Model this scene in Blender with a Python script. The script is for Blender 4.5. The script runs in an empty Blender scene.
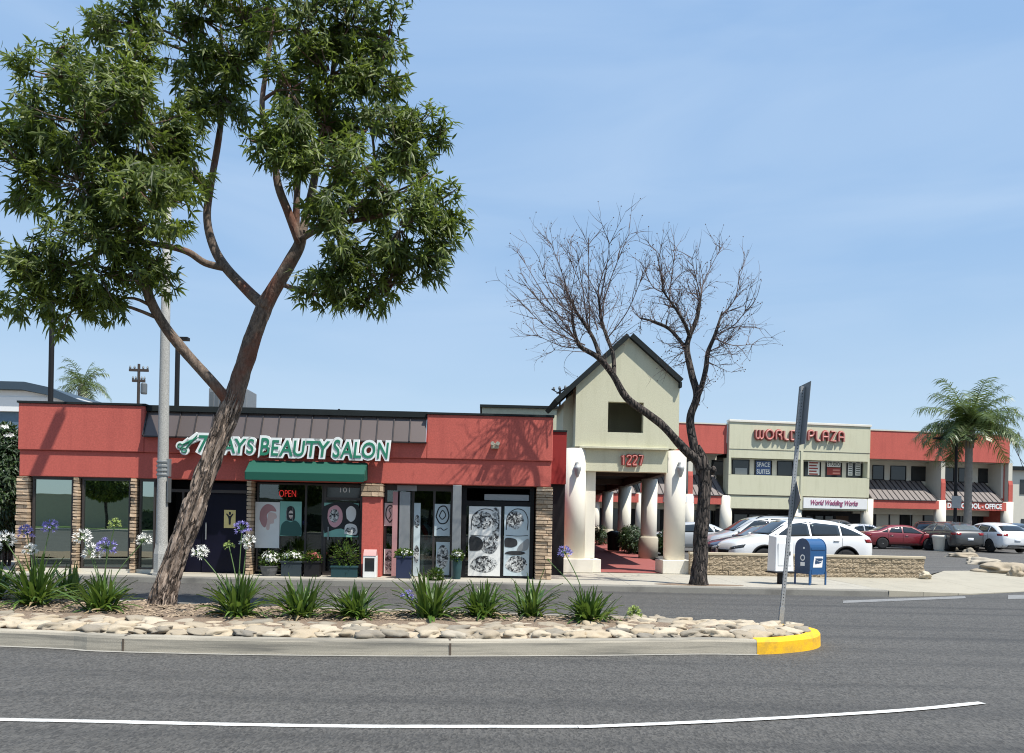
import bpy, bmesh, math, random
from mathutils import Vector, Matrix, noise
from mathutils.bvhtree import BVHTree
R = math.radians
PI = math.pi
rnd = random.Random(11)
sc = bpy.context.scene
COL = sc.collection

# ------------------------------------------------------------------ camera
ROLL = R(1.1)
FPX, CX, CY, CAMH = 773.0, 512.0, 521.0, 1.7
_right = Vector((math.cos(ROLL), 0, math.sin(ROLL)))
_up = Vector((-math.sin(ROLL), 0, math.cos(ROLL)))

def ray(px, py):
    return Vector((0, 1, 0)) + _right * ((px - CX) / FPX) + _up * ((CY - py) / FPX)

def W(px, py, Y):
    """the place seen at a pixel, Y metres away"""
    return Vector((0, 0, CAMH)) + ray(px, py) * Y

def G(px, py, z=0.0):
    d = ray(px, py)
    return Vector((0, 0, CAMH)) + d * ((z - CAMH) / d.z)

class Frame:
    """a facade's own frame: s along it, d behind it"""
    def __init__(s, x, y, deg):
        s.x, s.y, s.a = x, y, R(deg)
        s.u = Vector((math.cos(s.a), math.sin(s.a)))
        s.n = Vector((-math.sin(s.a), math.cos(s.a)))
    def hit(s, px, py, d=0.0):
        r = ray(px, py)
        o = Vector((s.x, s.y))
        t = (d + o.dot(s.n)) / (r.x * s.n.x + r.y * s.n.y)
        p = Vector((r.x * t, r.y * t)) - o
        return p.dot(s.u), CAMH + r.z * t
    def S(s, px, py, d=0.0): return s.hit(px, py, d)[0]
    def Z(s, px, py, d=0.0): return s.hit(px, py, d)[1]
    def world(s, a, d, z):
        q = Vector((s.x, s.y)) + s.u * a + s.n * d
        return Vector((q.x, q.y, z))

cam = bpy.data.cameras.new('camera')
cam.sensor_fit = 'HORIZONTAL'
cam.sensor_width = 36
cam.lens = FPX / 1024 * 36
cam.shift_y = (CY - 376.5) / 1024
cam.clip_end = 3000
co = bpy.data.objects.new('camera', cam)
co.location = (0, 0, CAMH)
co.rotation_euler = (PI / 2, -ROLL, 0)
COL.objects.link(co)
sc.camera = co

# ------------------------------------------------------------------ light
SUN = Vector((0.36, -0.29, 0.885)).normalized()
elev = math.asin(SUN.z)
az = math.atan2(SUN.x, SUN.y)          # from +Y towards +X
w = bpy.data.worlds.new('World')
sc.world = w
w.use_nodes = True
nt = w.node_tree
for n in list(nt.nodes): nt.nodes.remove(n)
out = nt.nodes.new('ShaderNodeOutputWorld')
bg = nt.nodes.new('ShaderNodeBackground')
sky = nt.nodes.new('ShaderNodeTexSky')
sky.sky_type = 'NISHITA'
sky.sun_disc = False
sky.sun_elevation = elev
sky.sun_rotation = az
sky.air_density = 1.0
sky.dust_density = 0.6
sky.ozone_density = 2.2
tc = nt.nodes.new('ShaderNodeTexCoord')
mp = nt.nodes.new('ShaderNodeMapping')
mp.inputs['Scale'].default_value = (1.0, 1.0, 5.5)
mp.inputs['Rotation'].default_value = (R(8), R(6), R(20))
nz = nt.nodes.new('ShaderNodeTexNoise')
nz.inputs['Scale'].default_value = 1.9
nz.inputs['Detail'].default_value = 5
nz.inputs['Roughness'].default_value = 0.5
nz.inputs['Distortion'].default_value = 0.6
cr = nt.nodes.new('ShaderNodeValToRGB')
cr.color_ramp.elements[0].position = 0.42
cr.color_ramp.elements[0].color = (0, 0, 0, 1)
cr.color_ramp.elements[1].position = 0.85
cr.color_ramp.elements[1].color = (0.5, 0.5, 0.5, 1)
mx = nt.nodes.new('ShaderNodeMixRGB')
mx.inputs['Color2'].default_value = (5.0, 6.3, 8.0, 1)
sepz = nt.nodes.new('ShaderNodeSeparateXYZ')
hz = nt.nodes.new('ShaderNodeValToRGB')
hz.color_ramp.elements[0].position = 0.0
hz.color_ramp.elements[0].color = (.56, .70, .80, 1)
hz.color_ramp.elements[1].position = 0.30
hz.color_ramp.elements[1].color = (.335, .52, .775, 1)
el_ = hz.color_ramp.elements.new(0.75); el_.color = (.27, .46, .78, 1)
hz10 = nt.nodes.new('ShaderNodeVectorMath'); hz10.operation = 'SCALE'; hz10.inputs['Scale'].default_value = 10
haze = nt.nodes.new('ShaderNodeMixRGB')
haze.inputs['Fac'].default_value = 0.78
haze.inputs['Color2'].default_value = (2.75, 4.5, 7.75, 1)
nt.links.new(tc.outputs['Generated'], mp.inputs['Vector'])
nt.links.new(tc.outputs['Generated'], sepz.inputs[0])
nt.links.new(sepz.outputs['Z'], hz.inputs['Fac'])
nt.links.new(hz.outputs['Color'], hz10.inputs[0])
nt.links.new(hz10.outputs['Vector'], haze.inputs['Color2'])
nt.links.new(mp.outputs['Vector'], nz.inputs['Vector'])
nt.links.new(nz.outputs['Fac'], cr.inputs['Fac'])
nt.links.new(sky.outputs['Color'], haze.inputs['Color1'])
nt.links.new(haze.outputs['Color'], mx.inputs['Color1'])
nt.links.new(cr.outputs['Color'], mx.inputs['Fac'])
nt.links.new(mx.outputs['Color'], bg.inputs['Color'])
bg.inputs['Strength'].default_value = 0.085
nt.links.new(bg.outputs['Background'], out.inputs['Surface'])
sl = bpy.data.lights.new('sun', 'SUN')
sl.energy = 4.7
sl.angle = R(0.53)
sl.color = (1.0, 0.955, 0.88)
so = bpy.data.objects.new('sun', sl)
so.rotation_euler = SUN.to_track_quat('Z', 'Y').to_euler()
so.location = (0, 0, 60)
COL.objects.link(so)
sc.view_settings.view_transform = 'Standard'
sc.view_settings.look = 'None'
sc.view_settings.exposure = 0.5
sc.view_settings.gamma = 1.0
sc.view_settings.use_curve_mapping = False
sc.cycles.max_bounces = 8
sc.cycles.transparent_max_bounces = 24
sc.cycles.use_denoising = True
sc.cycles.filter_width = 1.1

# ------------------------------------------------------------------ materials
def _mix(nt, a, b, fac, mode='MIX'):
    m = nt.nodes.new('ShaderNodeMixRGB')
    m.blend_type = mode
    for sock, v in ((m.inputs['Color1'], a), (m.inputs['Color2'], b), (m.inputs['Fac'], fac)):
        if hasattr(v, 'is_linked'): nt.links.new(v, sock)
        elif isinstance(v, (int, float)): sock.default_value = v
        else: sock.default_value = (*v, 1)
    return m.outputs['Color']

def _noise(nt, vec, scale, detail=4, rough=.55, dist=0):
    n = nt.nodes.new('ShaderNodeTexNoise')
    n.inputs['Scale'].default_value = scale
    n.inputs['Detail'].default_value = detail
    n.inputs['Roughness'].default_value = rough
    n.inputs['Distortion'].default_value = dist
    nt.links.new(vec, n.inputs['Vector'])
    return n.outputs['Fac']

def _ramp(nt, fac, a, b, ca=(0, 0, 0), cb=(1, 1, 1)):
    r = nt.nodes.new('ShaderNodeValToRGB')
    r.color_ramp.elements[0].position = a
    r.color_ramp.elements[1].position = b
    r.color_ramp.elements[0].color = (*ca, 1)
    r.color_ramp.elements[1].color = (*cb, 1)
    nt.links.new(fac, r.inputs['Fac'])
    return r.outputs['Color']

def base(name):
    m = bpy.data.materials.new(name)
    m.use_nodes = True
    nt = m.node_tree
    b = nt.nodes['Principled BSDF']
    t = nt.nodes.new('ShaderNodeTexCoord')
    return m, nt, b, t.outputs['Object']

def mul(c, k): return tuple(min(1, v * k) for v in c)

def mat(name, col, rough=.7, metal=0, var=.12, vscale=3, fine=0, fscale=60, bump=0, bscale=40, stain=0,
        stain_col=(.03, .03, .03), sscale=1.2, streak=False, hstreak=False, objrand=0, coat=0, spec=.5, island=0, bdist=.01):
    m, nt, b, oc = base(name)
    c = _mix(nt, mul(col, 1 - var), mul(col, 1 + var), _noise(nt, oc, vscale, 5))
    if fine:
        c = _mix(nt, c, _mix(nt, mul(col, 1 - fine), mul(col, 1 + fine), _ramp(nt, _noise(nt, oc, fscale, 2, .7), .35, .65)), .6)
    if stain:
        v = oc
        if streak:
            mpn = nt.nodes.new('ShaderNodeMapping')
            mpn.inputs['Scale'].default_value = (3, 3, .35)
            nt.links.new(oc, mpn.inputs['Vector'])
            v = mpn.outputs['Vector']
        if hstreak:
            mpn = nt.nodes.new('ShaderNodeMapping')
            mpn.inputs['Scale'].default_value = (.35, .35, 9)
            nt.links.new(oc, mpn.inputs['Vector'])
            v = mpn.outputs['Vector']
        f = _ramp(nt, _noise(nt, v, sscale, 6, .65), .42 if hstreak else .5, .66 if hstreak else .75)
        c = _mix(nt, c, stain_col, _mix(nt, (0, 0, 0), (stain,) * 3, f))
    if island:
        g = nt.nodes.new('ShaderNodeNewGeometry')
        c = _mix(nt, _mix(nt, c, mul(col, 1 - island), .75), _mix(nt, c, mul(col, 1 + island), .75), g.outputs['Random Per Island'])
    if objrand:
        oi = nt.nodes.new('ShaderNodeObjectInfo')
        hs = nt.nodes.new('ShaderNodeValToRGB')
        hs.color_ramp.elements[0].color = (.55, .54, .53, 1); hs.color_ramp.elements[1].color = (1.1, 1.05, .98, 1)
        e3 = hs.color_ramp.elements.new(.5); e3.color = (.95, .85, .72, 1)
        nt.links.new(oi.outputs['Random'], hs.inputs['Fac'])
        c = _mix(nt, c, hs.outputs['Color'], 1.0, 'MULTIPLY')
    nt.links.new(c, b.inputs['Base Color'])
    b.inputs['Roughness'].default_value = rough
    b.inputs['Metallic'].default_value = metal
    b.inputs['Specular IOR Level'].default_value = spec
    if coat: b.inputs['Coat Weight'].default_value = coat; b.inputs['Coat Roughness'].default_value = .04
    if bump:
        bp = nt.nodes.new('ShaderNodeBump')
        bp.inputs['Strength'].default_value = bump
        bp.inputs['Distance'].default_value = bdist
        nt.links.new(_noise(nt, oc, bscale, 4, .6), bp.inputs['Height'])
        nt.links.new(bp.outputs['Normal'], b.inputs['Normal'])
    return m

def joints_mat(name, col, sx, sy, wj=.012, stain=.35):
    """poured concrete with scored joints every sx by sy metres, mottled and stained"""
    m, nt, b, oc = base(name)
    c = _mix(nt, mul(col, .86), mul(col, 1.12), _noise(nt, oc, .9, 6, .6))
    c = _mix(nt, c, _mix(nt, mul(col, .75), mul(col, 1.2), _noise(nt, oc, 90, 2, .7)), .35)
    f = _ramp(nt, _noise(nt, oc, 1.7, 7, .68, .4), .50, .72)
    c = _mix(nt, c, mul(col, .42), _mix(nt, (0, 0, 0), (stain,) * 3, f))
    sp = nt.nodes.new('ShaderNodeSeparateXYZ')
    nt.links.new(oc, sp.inputs[0])
    js = []
    for ax, s in (('X', sx), ('Y', sy)):
        d = nt.nodes.new('ShaderNodeMath'); d.operation = 'DIVIDE'; d.inputs[1].default_value = s
        nt.links.new(sp.outputs[ax], d.inputs[0])
        fr = nt.nodes.new('ShaderNodeMath'); fr.operation = 'FRACT'; nt.links.new(d.outputs[0], fr.inputs[0])
        l = nt.nodes.new('ShaderNodeMath'); l.operation = 'LESS_THAN'; l.inputs[1].default_value = wj / s
        nt.links.new(fr.outputs[0], l.inputs[0]); js.append(l.outputs[0])
    mxn = nt.nodes.new('ShaderNodeMath'); mxn.operation = 'MAXIMUM'
    nt.links.new(js[0], mxn.inputs[0]); nt.links.new(js[1], mxn.inputs[1])
    c = _mix(nt, c, mul(col, .3), mxn.outputs[0])
    nt.links.new(c, b.inputs['Base Color'])
    b.inputs['Roughness'].default_value = .85
    bp = nt.nodes.new('ShaderNodeBump'); bp.inputs['Strength'].default_value = .25; bp.inputs['Distance'].default_value = .004
    nt.links.new(_noise(nt, oc, 120, 3), bp.inputs['Height']); nt.links.new(bp.outputs['Normal'], b.inputs['Normal'])
    return m

def asphalt_mat(name, lo=.040, hi=.072):
    m, nt, b, oc = base(name)
    big = _noise(nt, oc, .28, 6, .6, .3)
    c = _mix(nt, (lo * 1.08, lo, lo * .84), (hi * 1.08, hi, hi * .84), big)
    vr = nt.nodes.new('ShaderNodeTexVoronoi'); vr.inputs['Scale'].default_value = 62
    mpa = nt.nodes.new('ShaderNodeMapping'); mpa.inputs['Scale'].default_value = (1, .45, 1)
    nt.links.new(oc, mpa.inputs['Vector']); nt.links.new(mpa.outputs['Vector'], vr.inputs['Vector'])
    sp = nt.nodes.new('ShaderNodeSeparateColor'); nt.links.new(vr.outputs['Color'], sp.inputs[0])
    c = _mix(nt, c, _mix(nt, (lo * .45,) * 3, (hi * 2.15, hi * 2.02, hi * 1.8), sp.outputs[0]), .55)
    vr2 = nt.nodes.new('ShaderNodeTexVoronoi'); vr2.inputs['Scale'].default_value = 19
    nt.links.new(oc, vr2.inputs['Vector'])
    sp2 = nt.nodes.new('ShaderNodeSeparateColor'); nt.links.new(vr2.outputs['Color'], sp2.inputs[0])
    c = _mix(nt, c, _mix(nt, (lo * .6,) * 3, (hi * 1.3,) * 3, sp2.outputs[1]), .22)
    # long streaks worn by the traffic (along the road) and dark drips
    mpn = nt.nodes.new('ShaderNodeMapping'); mpn.inputs['Scale'].default_value = (.05, 1.3, 1)
    nt.links.new(oc, mpn.inputs['Vector'])
    c = _mix(nt, c, (lo * .5,) * 3, _mix(nt, (0, 0, 0), (.75,) * 3, _ramp(nt, _noise(nt, mpn.outputs['Vector'], 1.0, 4), .5, .8)))
    c = _mix(nt, c, (lo * .35,) * 3, _mix(nt, (0, 0, 0), (.7,) * 3, _ramp(nt, _noise(nt, oc, .75, 5, .7), .66, .8)))
    # fine cracks
    vc = nt.nodes.new('ShaderNodeTexVoronoi'); vc.feature = 'DISTANCE_TO_EDGE'; vc.inputs['Scale'].default_value = .33
    wv = nt.nodes.new('ShaderNodeMixRGB'); wv.blend_type = 'ADD'; wv.inputs['Fac'].default_value = .35
    n2 = nt.nodes.new('ShaderNodeTexNoise'); n2.inputs['Scale'].default_value = 1.6; n2.inputs['Detail'].default_value = 6
    nt.links.new(oc, n2.inputs['Vector'])
    nt.links.new(oc, wv.inputs['Color1']); nt.links.new(n2.outputs['Color'], wv.inputs['Color2'])
    nt.links.new(wv.outputs['Color'], vc.inputs['Vector'])
    crk = _ramp(nt, vc.outputs['Distance'], .0, .006, (1, 1, 1), (0, 0, 0))
    c = _mix(nt, c, (lo * .3,) * 3, _mix(nt, (0, 0, 0), (.12,) * 3, crk))
    nt.links.new(c, b.inputs['Base Color'])
    b.inputs['Roughness'].default_value = .82
    bp = nt.nodes.new('ShaderNodeBump'); bp.inputs['Strength'].default_value = .6; bp.inputs['Distance'].default_value = .006
    nt.links.new(vr.outputs['Distance'], bp.inputs['Height']); nt.links.new(bp.outputs['Normal'], b.inputs['Normal'])
    return m

def bark_mat(name, c0, c1, c2, zs=.22, sc_=9, red=0, lean=0, crack=0):
    m, nt, b, oc = base(name)
    m0 = nt.nodes.new('ShaderNodeMapping'); m0.inputs['Rotation'].default_value = (0, R(-lean), 0)
    nt.links.new(oc, m0.inputs['Vector'])
    mpn = nt.nodes.new('ShaderNodeMapping'); mpn.inputs['Scale'].default_value = (1, 1, zs)
    nt.links.new(m0.outputs['Vector'], mpn.inputs['Vector'])
    f = _noise(nt, mpn.outputs['Vector'], sc_, 7, .65, .8)
    f2 = _noise(nt, mpn.outputs['Vector'], sc_ * 2.6, 5, .6)
    c = _mix(nt, c0, c1, _ramp(nt, f, .36, .62))
    c = _mix(nt, c, c2, _ramp(nt, f2, .5, .75))
    if red:
        c = _mix(nt, c, (.16, .055, .03), _mix(nt, (0, 0, 0), (red,) * 3, _ramp(nt, _noise(nt, oc, 1.6, 4), .5, .62)))
    nt.links.new(c, b.inputs['Base Color'])
    hgt = f
    if crack:
        # long plates parted by dark furrows
        dn = nt.nodes.new('ShaderNodeTexNoise'); dn.inputs['Scale'].default_value = 7; dn.inputs['Detail'].default_value = 3
        nt.links.new(mpn.outputs['Vector'], dn.inputs['Vector'])
        ad = nt.nodes.new('ShaderNodeMixRGB'); ad.blend_type = 'ADD'; ad.inputs['Fac'].default_value = .16
        nt.links.new(mpn.outputs['Vector'], ad.inputs['Color1']); nt.links.new(dn.outputs['Color'], ad.inputs['Color2'])
        vo = nt.nodes.new('ShaderNodeTexVoronoi'); vo.feature = 'DISTANCE_TO_EDGE'; vo.inputs['Scale'].default_value = crack
        nt.links.new(ad.outputs['Color'], vo.inputs['Vector'])
        k = _ramp(nt, vo.outputs['Distance'], .0, .16)
        c = _mix(nt, mul(c0, .9), c, k)
        hgt = _mix(nt, _mix(nt, (0, 0, 0), (1, 1, 1), f), k, .75)
        nt.links.new(c, b.inputs['Base Color'])
    b.inputs['Roughness'].default_value = .92
    bp = nt.nodes.new('ShaderNodeBump'); bp.inputs['Strength'].default_value = 1; bp.inputs['Distance'].default_value = .05 if crack else .035
    nt.links.new(hgt, bp.inputs['Height']); nt.links.new(bp.outputs['Normal'], b.inputs['Normal'])
    return m

def leaf_mat(name, dark, light, trans=.3, rough=.45):
    m, nt, b, oc = base(name)
    g = nt.nodes.new('ShaderNodeNewGeometry')
    c = _mix(nt, dark, light, g.outputs['Random Per Island'])
    c = _mix(nt, mul(dark, .8), c, _ramp(nt, _noise(nt, oc, 1.2, 3), .25, .6))
    nt.links.new(c, b.inputs['Base Color'])
    b.inputs['Roughness'].default_value = rough
    tr = nt.nodes.new('ShaderNodeBsdfTranslucent')
    nt.links.new(_mix(nt, c, (.3, .42, .05), .35), tr.inputs['Color'])
    ms = nt.nodes.new('ShaderNodeMixShader'); ms.inputs[0].default_value = trans
    nt.links.new(b.outputs[0], ms.inputs[1]); nt.links.new(tr.outputs[0], ms.inputs[2])
    nt.links.new(ms.outputs[0], nt.nodes['Material Output'].inputs['Surface'])
    return m

def glass_mat(name, tint=(.3, .34, .34), refl=.35, rcol=(.85, .9, .88), rough=.01):
    m, nt, b, oc = base(name)
    tr = nt.nodes.new('ShaderNodeBsdfTransparent'); tr.inputs['Color'].default_value = (*tint, 1)
    gl = nt.nodes.new('ShaderNodeBsdfGlossy'); gl.inputs['Color'].default_value = (*rcol, 1); gl.inputs['Roughness'].default_value = rough
    bp = nt.nodes.new('ShaderNodeBump'); bp.inputs['Strength'].default_value = .06; bp.inputs['Distance'].default_value = .02
    nt.links.new(_noise(nt, oc, .9, 2), bp.inputs['Height']); nt.links.new(bp.outputs['Normal'], gl.inputs['Normal'])
    ms = nt.nodes.new('ShaderNodeMixShader'); ms.inputs[0].default_value = refl
    nt.links.new(tr.outputs[0], ms.inputs[1]); nt.links.new(gl.outputs[0], ms.inputs[2])
    nt.links.new(ms.outputs[0], nt.nodes['Material Output'].inputs['Surface'])
    return m

def paint(name, col, rough=.25):
    m, nt, b, oc = base(name)
    nt.links.new(_mix(nt, mul(col, .93), mul(col, 1.04), _noise(nt, oc, 2.5, 4)), b.inputs['Base Color'])
    b.inputs['Roughness'].default_value = rough + .12
    b.inputs['Coat Weight'].default_value = 1
    b.inputs['Coat Roughness'].default_value = .05
    return m

M = {}
M['asphalt'] = asphalt_mat('asphalt')
M['lot_asphalt'] = asphalt_mat('lot_asphalt', .055, .09)
M['dirt'] = mat('dirt', (.2, .17, .13), .95, var=.3, vscale=.6, fine=.3, bump=.4)
M['mulch'] = mat('mulch', (.22, .16, .11), .95, var=.35, vscale=2.5, fine=.55, fscale=45, bump=1, bscale=40, bdist=.03)
M['chip'] = mat('chip', (.27, .205, .14), .95, var=.3, vscale=5, island=.55)
M['concrete'] = joints_mat('concrete', (.37, .345, .285), 1.5, 1.5, stain=.3)
M['apron'] = joints_mat('apron', (.35, .32, .25), 2.6, 5.0, stain=.3)
M['far_kerb'] = mat('far_kerb', (.20, .19, .165), .9, var=.3, vscale=1.2, fine=.25, fscale=90, stain=.7, stain_col=(.07, .065, .06), sscale=1.1)
M['kerb'] = mat('kerb', (.40, .36, .285), .9, var=.18, vscale=1.5, fine=.2, fscale=120, stain=.8, stain_col=(.12, .115, .10), sscale=1.6, bump=.25, bscale=90, hstreak=True)
M['gutter'] = mat('gutter', (.30, .29, .26), .9, var=.25, vscale=2, fine=.3, stain=.6, stain_col=(.12, .12, .11))
M['yellow'] = mat('yellow', (.85, .47, .008), .75, var=.14, vscale=3, fine=.12, stain=.75, stain_col=(.30, .2, .06), sscale=3.5, bump=.2)
M['worn_marking'] = mat('worn_marking', (.20, .20, .195), .8, var=.3, vscale=3, fine=.35, fscale=40, stain=.8, stain_col=(.1, .1, .1), sscale=4)
M['marking'] = mat('marking', (.66, .66, .63), .75, var=.12, vscale=4, fine=.3, fscale=60, stain=.8, stain_col=(.16, .16, .16), sscale=5)
M['red_walk'] = mat('red_walk', (.27, .075, .065), .85, var=.12, vscale=1.2, fine=.15)
M['cobble'] = mat('cobble', (.44, .40, .325), .9, objrand=1, var=.4, vscale=5, fine=.18, fscale=50, stain=.4, stain_col=(.22, .19, .15), bump=.4, bscale=25)
M['cobble_grey'] = mat('cobble_grey', (.36, .335, .285), .9, objrand=1, var=.4, vscale=5, fine=.2, fscale=50, stain=.4, stain_col=(.17, .16, .14), bump=.4, bscale=25)
M['red'] = mat('red', (.50, .108, .082), .9, var=.14, vscale=.9, fine=.16, fscale=22, stain=.6, stain_col=(.37, .075, .06), sscale=.9, streak=True, bump=.4, bscale=70)
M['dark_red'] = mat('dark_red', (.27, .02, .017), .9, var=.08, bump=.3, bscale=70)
M['green_wall'] = mat('green_wall', (.58, .565, .41), .9, var=.09, vscale=1, fine=.1, fscale=30, stain=.45, stain_col=(.42, .41, .27), streak=True, bump=.5, bscale=45)
M['cream'] = mat('cream', (.62, .585, .49), .9, var=.06, bump=.3)
M['white'] = mat('white', (.74, .70, .60), .85, var=.05, vscale=1.5, stain=.28, stain_col=(.52, .50, .36), sscale=.8, streak=True, bump=.35, bscale=50)
M['beige'] = mat('beige', (.45, .40, .31), .9, var=.1, bump=.3)
M['bronze'] = mat('bronze', (.055, .046, .042), .45, .2, var=.15)
M['mansard'] = mat('mansard', (.125, .10, .092), .42, .3, var=.18, vscale=1.3, island=.12, stain=.25, stain_col=(.1, .085, .08))
M['awning_metal'] = mat('awning_metal', (.17, .145, .135), .6, .0, var=.1)
M['seam'] = mat('seam', (.035, .03, .03), .5, .2)
M['roof_dark'] = mat('roof_dark', (.02, .025, .026), .9, var=.2, spec=.15)
M['awning'] = mat('awning', (.0, .072, .046), .75, var=.08, vscale=2, fine=.06, fscale=150)
M['stone'] = mat('stone', (.50, .37, .25), .92, var=.28, vscale=4, fine=.2, fscale=40, island=.5, bump=.6, bscale=30)
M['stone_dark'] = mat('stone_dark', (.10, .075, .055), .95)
M['splitface'] = mat('splitface', (.37, .295, .20), .95, var=.3, vscale=9, fine=.4, fscale=16, bump=1, bscale=22, bdist=.05, island=.12)
M['wallcap'] = mat('wallcap', (.50, .43, .31), .9, var=.15, bump=.4)
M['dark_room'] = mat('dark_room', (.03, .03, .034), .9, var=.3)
M['navy'] = mat('navy', (.004, .004, .014), .5, spec=.2, var=.4, vscale=2.0)
M['black'] = mat('black', (.010, .010, .011), .6, var=.2, spec=.25)
M['rubber'] = mat('rubber', (.016, .016, .017), .85)
M['paper'] = mat('paper', (.72, .72, .69), .7, var=.07, vscale=4)
M['paper_blue'] = mat('paper_blue', (.52, .60, .62), .6, var=.12, vscale=4)
M['paper_pink'] = mat('paper_pink', (.42, .22, .22), .7, var=.15)
M['paper_green'] = mat('paper_green', (.21, .45, .38), .6, var=.2, vscale=3)
M['paper_yellow'] = mat('paper_yellow', (.75, .62, .25), .7)
M['ink'] = mat('ink', (.02, .022, .024), .7)
M['grey_metal'] = mat('grey_metal', (.30, .31, .31), .5, .6, var=.12, vscale=8)
M['galv'] = mat('galv', (.36, .37, .37), .55, .3, var=.25, vscale=14, fine=.2, fscale=80)
M['sign_back'] = mat('sign_back', (.16, .175, .18), .5, .5, var=.1)
M['pole_concrete'] = mat('pole_concrete', (.36, .355, .33), .85, var=.15, vscale=4, fine=.6, fscale=70, bump=.2)
M['letter_green'] = mat('letter_green', (.02, .20, .115), .5)
M['letter_white'] = mat('letter_white', (.80, .82, .80), .5, var=.03)
M['letter_red'] = mat('letter_red', (.28, .042, .033), .5)
M['letter_pink'] = mat('letter_pink', (.58, .24, .20), .5)
M['script_pink'] = mat('script_pink', (.30, .09, .17), .6)
M['blue_box'] = mat('blue_box', (.012, .075, .20), .4, var=.12, vscale=5, coat=.3)
M['blue_dark'] = mat('blue_dark', (.02, .05, .11), .5)
M['white_plastic'] = mat('white_plastic', (.78, .78, .77), .45, var=.03)
M['wood_pole'] = mat('wood_pole', (.045, .035, .03), .9)
M['glass'] = glass_mat('glass', (.10, .12, .12), .62, (.66, .76, .68))
M['glass_clear'] = glass_mat('glass_clear', (.5, .55, .55), .10)
M['dark_glass'] = mat('dark_glass', (.022, .025, .027), .06, spec=.6, var=.3)
M['car_glass'] = mat('car_glass', (.02, .026, .03), .04, spec=.8, var=.2)
M['car_glass_grey'] = mat('car_glass_grey', (.12, .14, .15), .06, spec=.9, var=.25, vscale=4)
M['chrome'] = mat('chrome', (.6, .6, .6), .18, 1)
M['rim'] = mat('rim', (.45, .45, .46), .3, .9)
M['lamp_clear'] = mat('lamp_clear', (.5, .52, .54), .1, .3)
M['lamp_dark'] = mat('lamp_dark', (.05, .055, .06), .1)
M['lamp_red'] = mat('lamp_red', (.22, .008, .008), .15)
M['plate'] = mat('plate', (.7, .72, .74), .5)
M['bark'] = bark_mat('bark', (.12, .088, .068), (.40, .31, .245), (.56, .46, .38), .2, 14, .0, 18.7, 9)
M['bark_limb'] = bark_mat('bark_limb', (.08, .06, .048), (.20, .15, .115), (.27, .20, .15), .4, 12, .75)
M['bark_dark'] = bark_mat('bark_dark', (.02, .016, .014), (.10, .078, .064), (.16, .13, .108), .25, 12, 0, 0, 11)
M['twig'] = mat('twig', (.12, .085, .075), .9, var=.25)
M['leaf'] = leaf_mat('leaf', (.032, .058, .013), (.235, .295, .048), .38, .5)
M['leaf_far'] = leaf_mat('leaf_far', (.012, .028, .01), (.045, .085, .02), .15)
M['strap'] = leaf_mat('strap', (.03, .07, .012), (.15, .25, .045), .25, .38)
m_, nt_, b_, oc_ = base('portrait_print')
_f = _noise(nt_, oc_, 7.5, 3, .55, 1.2)
_c = _mix(nt_, (.015, .016, .018), (.62, .63, .61), _ramp(nt_, _f, .47, .53))
_c = _mix(nt_, _c, (.25, .26, .26), _ramp(nt_, _noise(nt_, oc_, 16, 3, .6), .52, .56))
nt_.links.new(_c, b_.inputs['Base Color']); b_.inputs['Roughness'].default_value = .6
M['portrait_print'] = m_
M['palm'] = leaf_mat('palm', (.055, .085, .022), (.19, .25, .09), .25, .4)
M['dry_palm'] = mat('dry_palm', (.25, .19, .10), .9, var=.2)
M['stalk'] = mat('stalk', (.10, .17, .05), .7)
M['petal_white'] = mat('petal_white', (.78, .77, .72), .7, var=.05)
M['petal_purple'] = mat('petal_purple', (.27, .24, .55), .7, var=.2, vscale=20)
M['petal_green'] = mat('petal_green', (.30, .38, .10), .7)
M['petal_pink'] = mat('petal_pink', (.5, .13, .12), .7)
M['grass'] = mat('grass', (.07, .12, .03), .95, var=.3)
M['neon'] = None
m_, nt_, b_, oc_ = base('neon')
b_.inputs['Base Color'].default_value = (.3, .01, .01, 1)
b_.inputs['Emission Color'].default_value = (1, .05, .04, 1)
b_.inputs['Emission Strength'].default_value = .35
M['neon'] = m_

# ------------------------------------------------------------------ helpers
def tag(o, label=None, cat=None, group=None, kind=None):
    if label: o['label'] = label
    if cat: o['category'] = cat
    if group: o['group'] = group
    if kind: o['kind'] = kind
    return o

def empty(name, loc, rz=0, label=None, cat=None, group=None):
    o = bpy.data.objects.new(name, None)
    o.empty_display_size = .2
    o.location = loc
    o.rotation_euler = (0, 0, rz)
    COL.objects.link(o)
    return tag(o, label, cat, group)

def link(name, me, m, parent=None, smooth=False, bevel=0):
    o = bpy.data.objects.new(name, me)
    if m:
        for mm in (m if isinstance(m, (list, tuple)) else [m]): me.materials.append(mm)
    COL.objects.link(o)
    if parent: o.parent = parent
    if smooth:
        for p in me.polygons: p.use_smooth = len(p.vertices) <= 4
    if bevel:
        b = o.modifiers.new('bevel', 'BEVEL')
        b.width = bevel; b.segments = 2; b.limit_method = 'ANGLE'; b.angle_limit = R(40)
    return o

def pydata(name, v, f, m, parent=None, smooth=False, mi=None):
    me = bpy.data.meshes.new(name)
    me.from_pydata(v, [], f)
    o = link(name, me, m, parent, smooth)
    if mi: me.polygons.foreach_set('material_index', mi)
    return o

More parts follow.
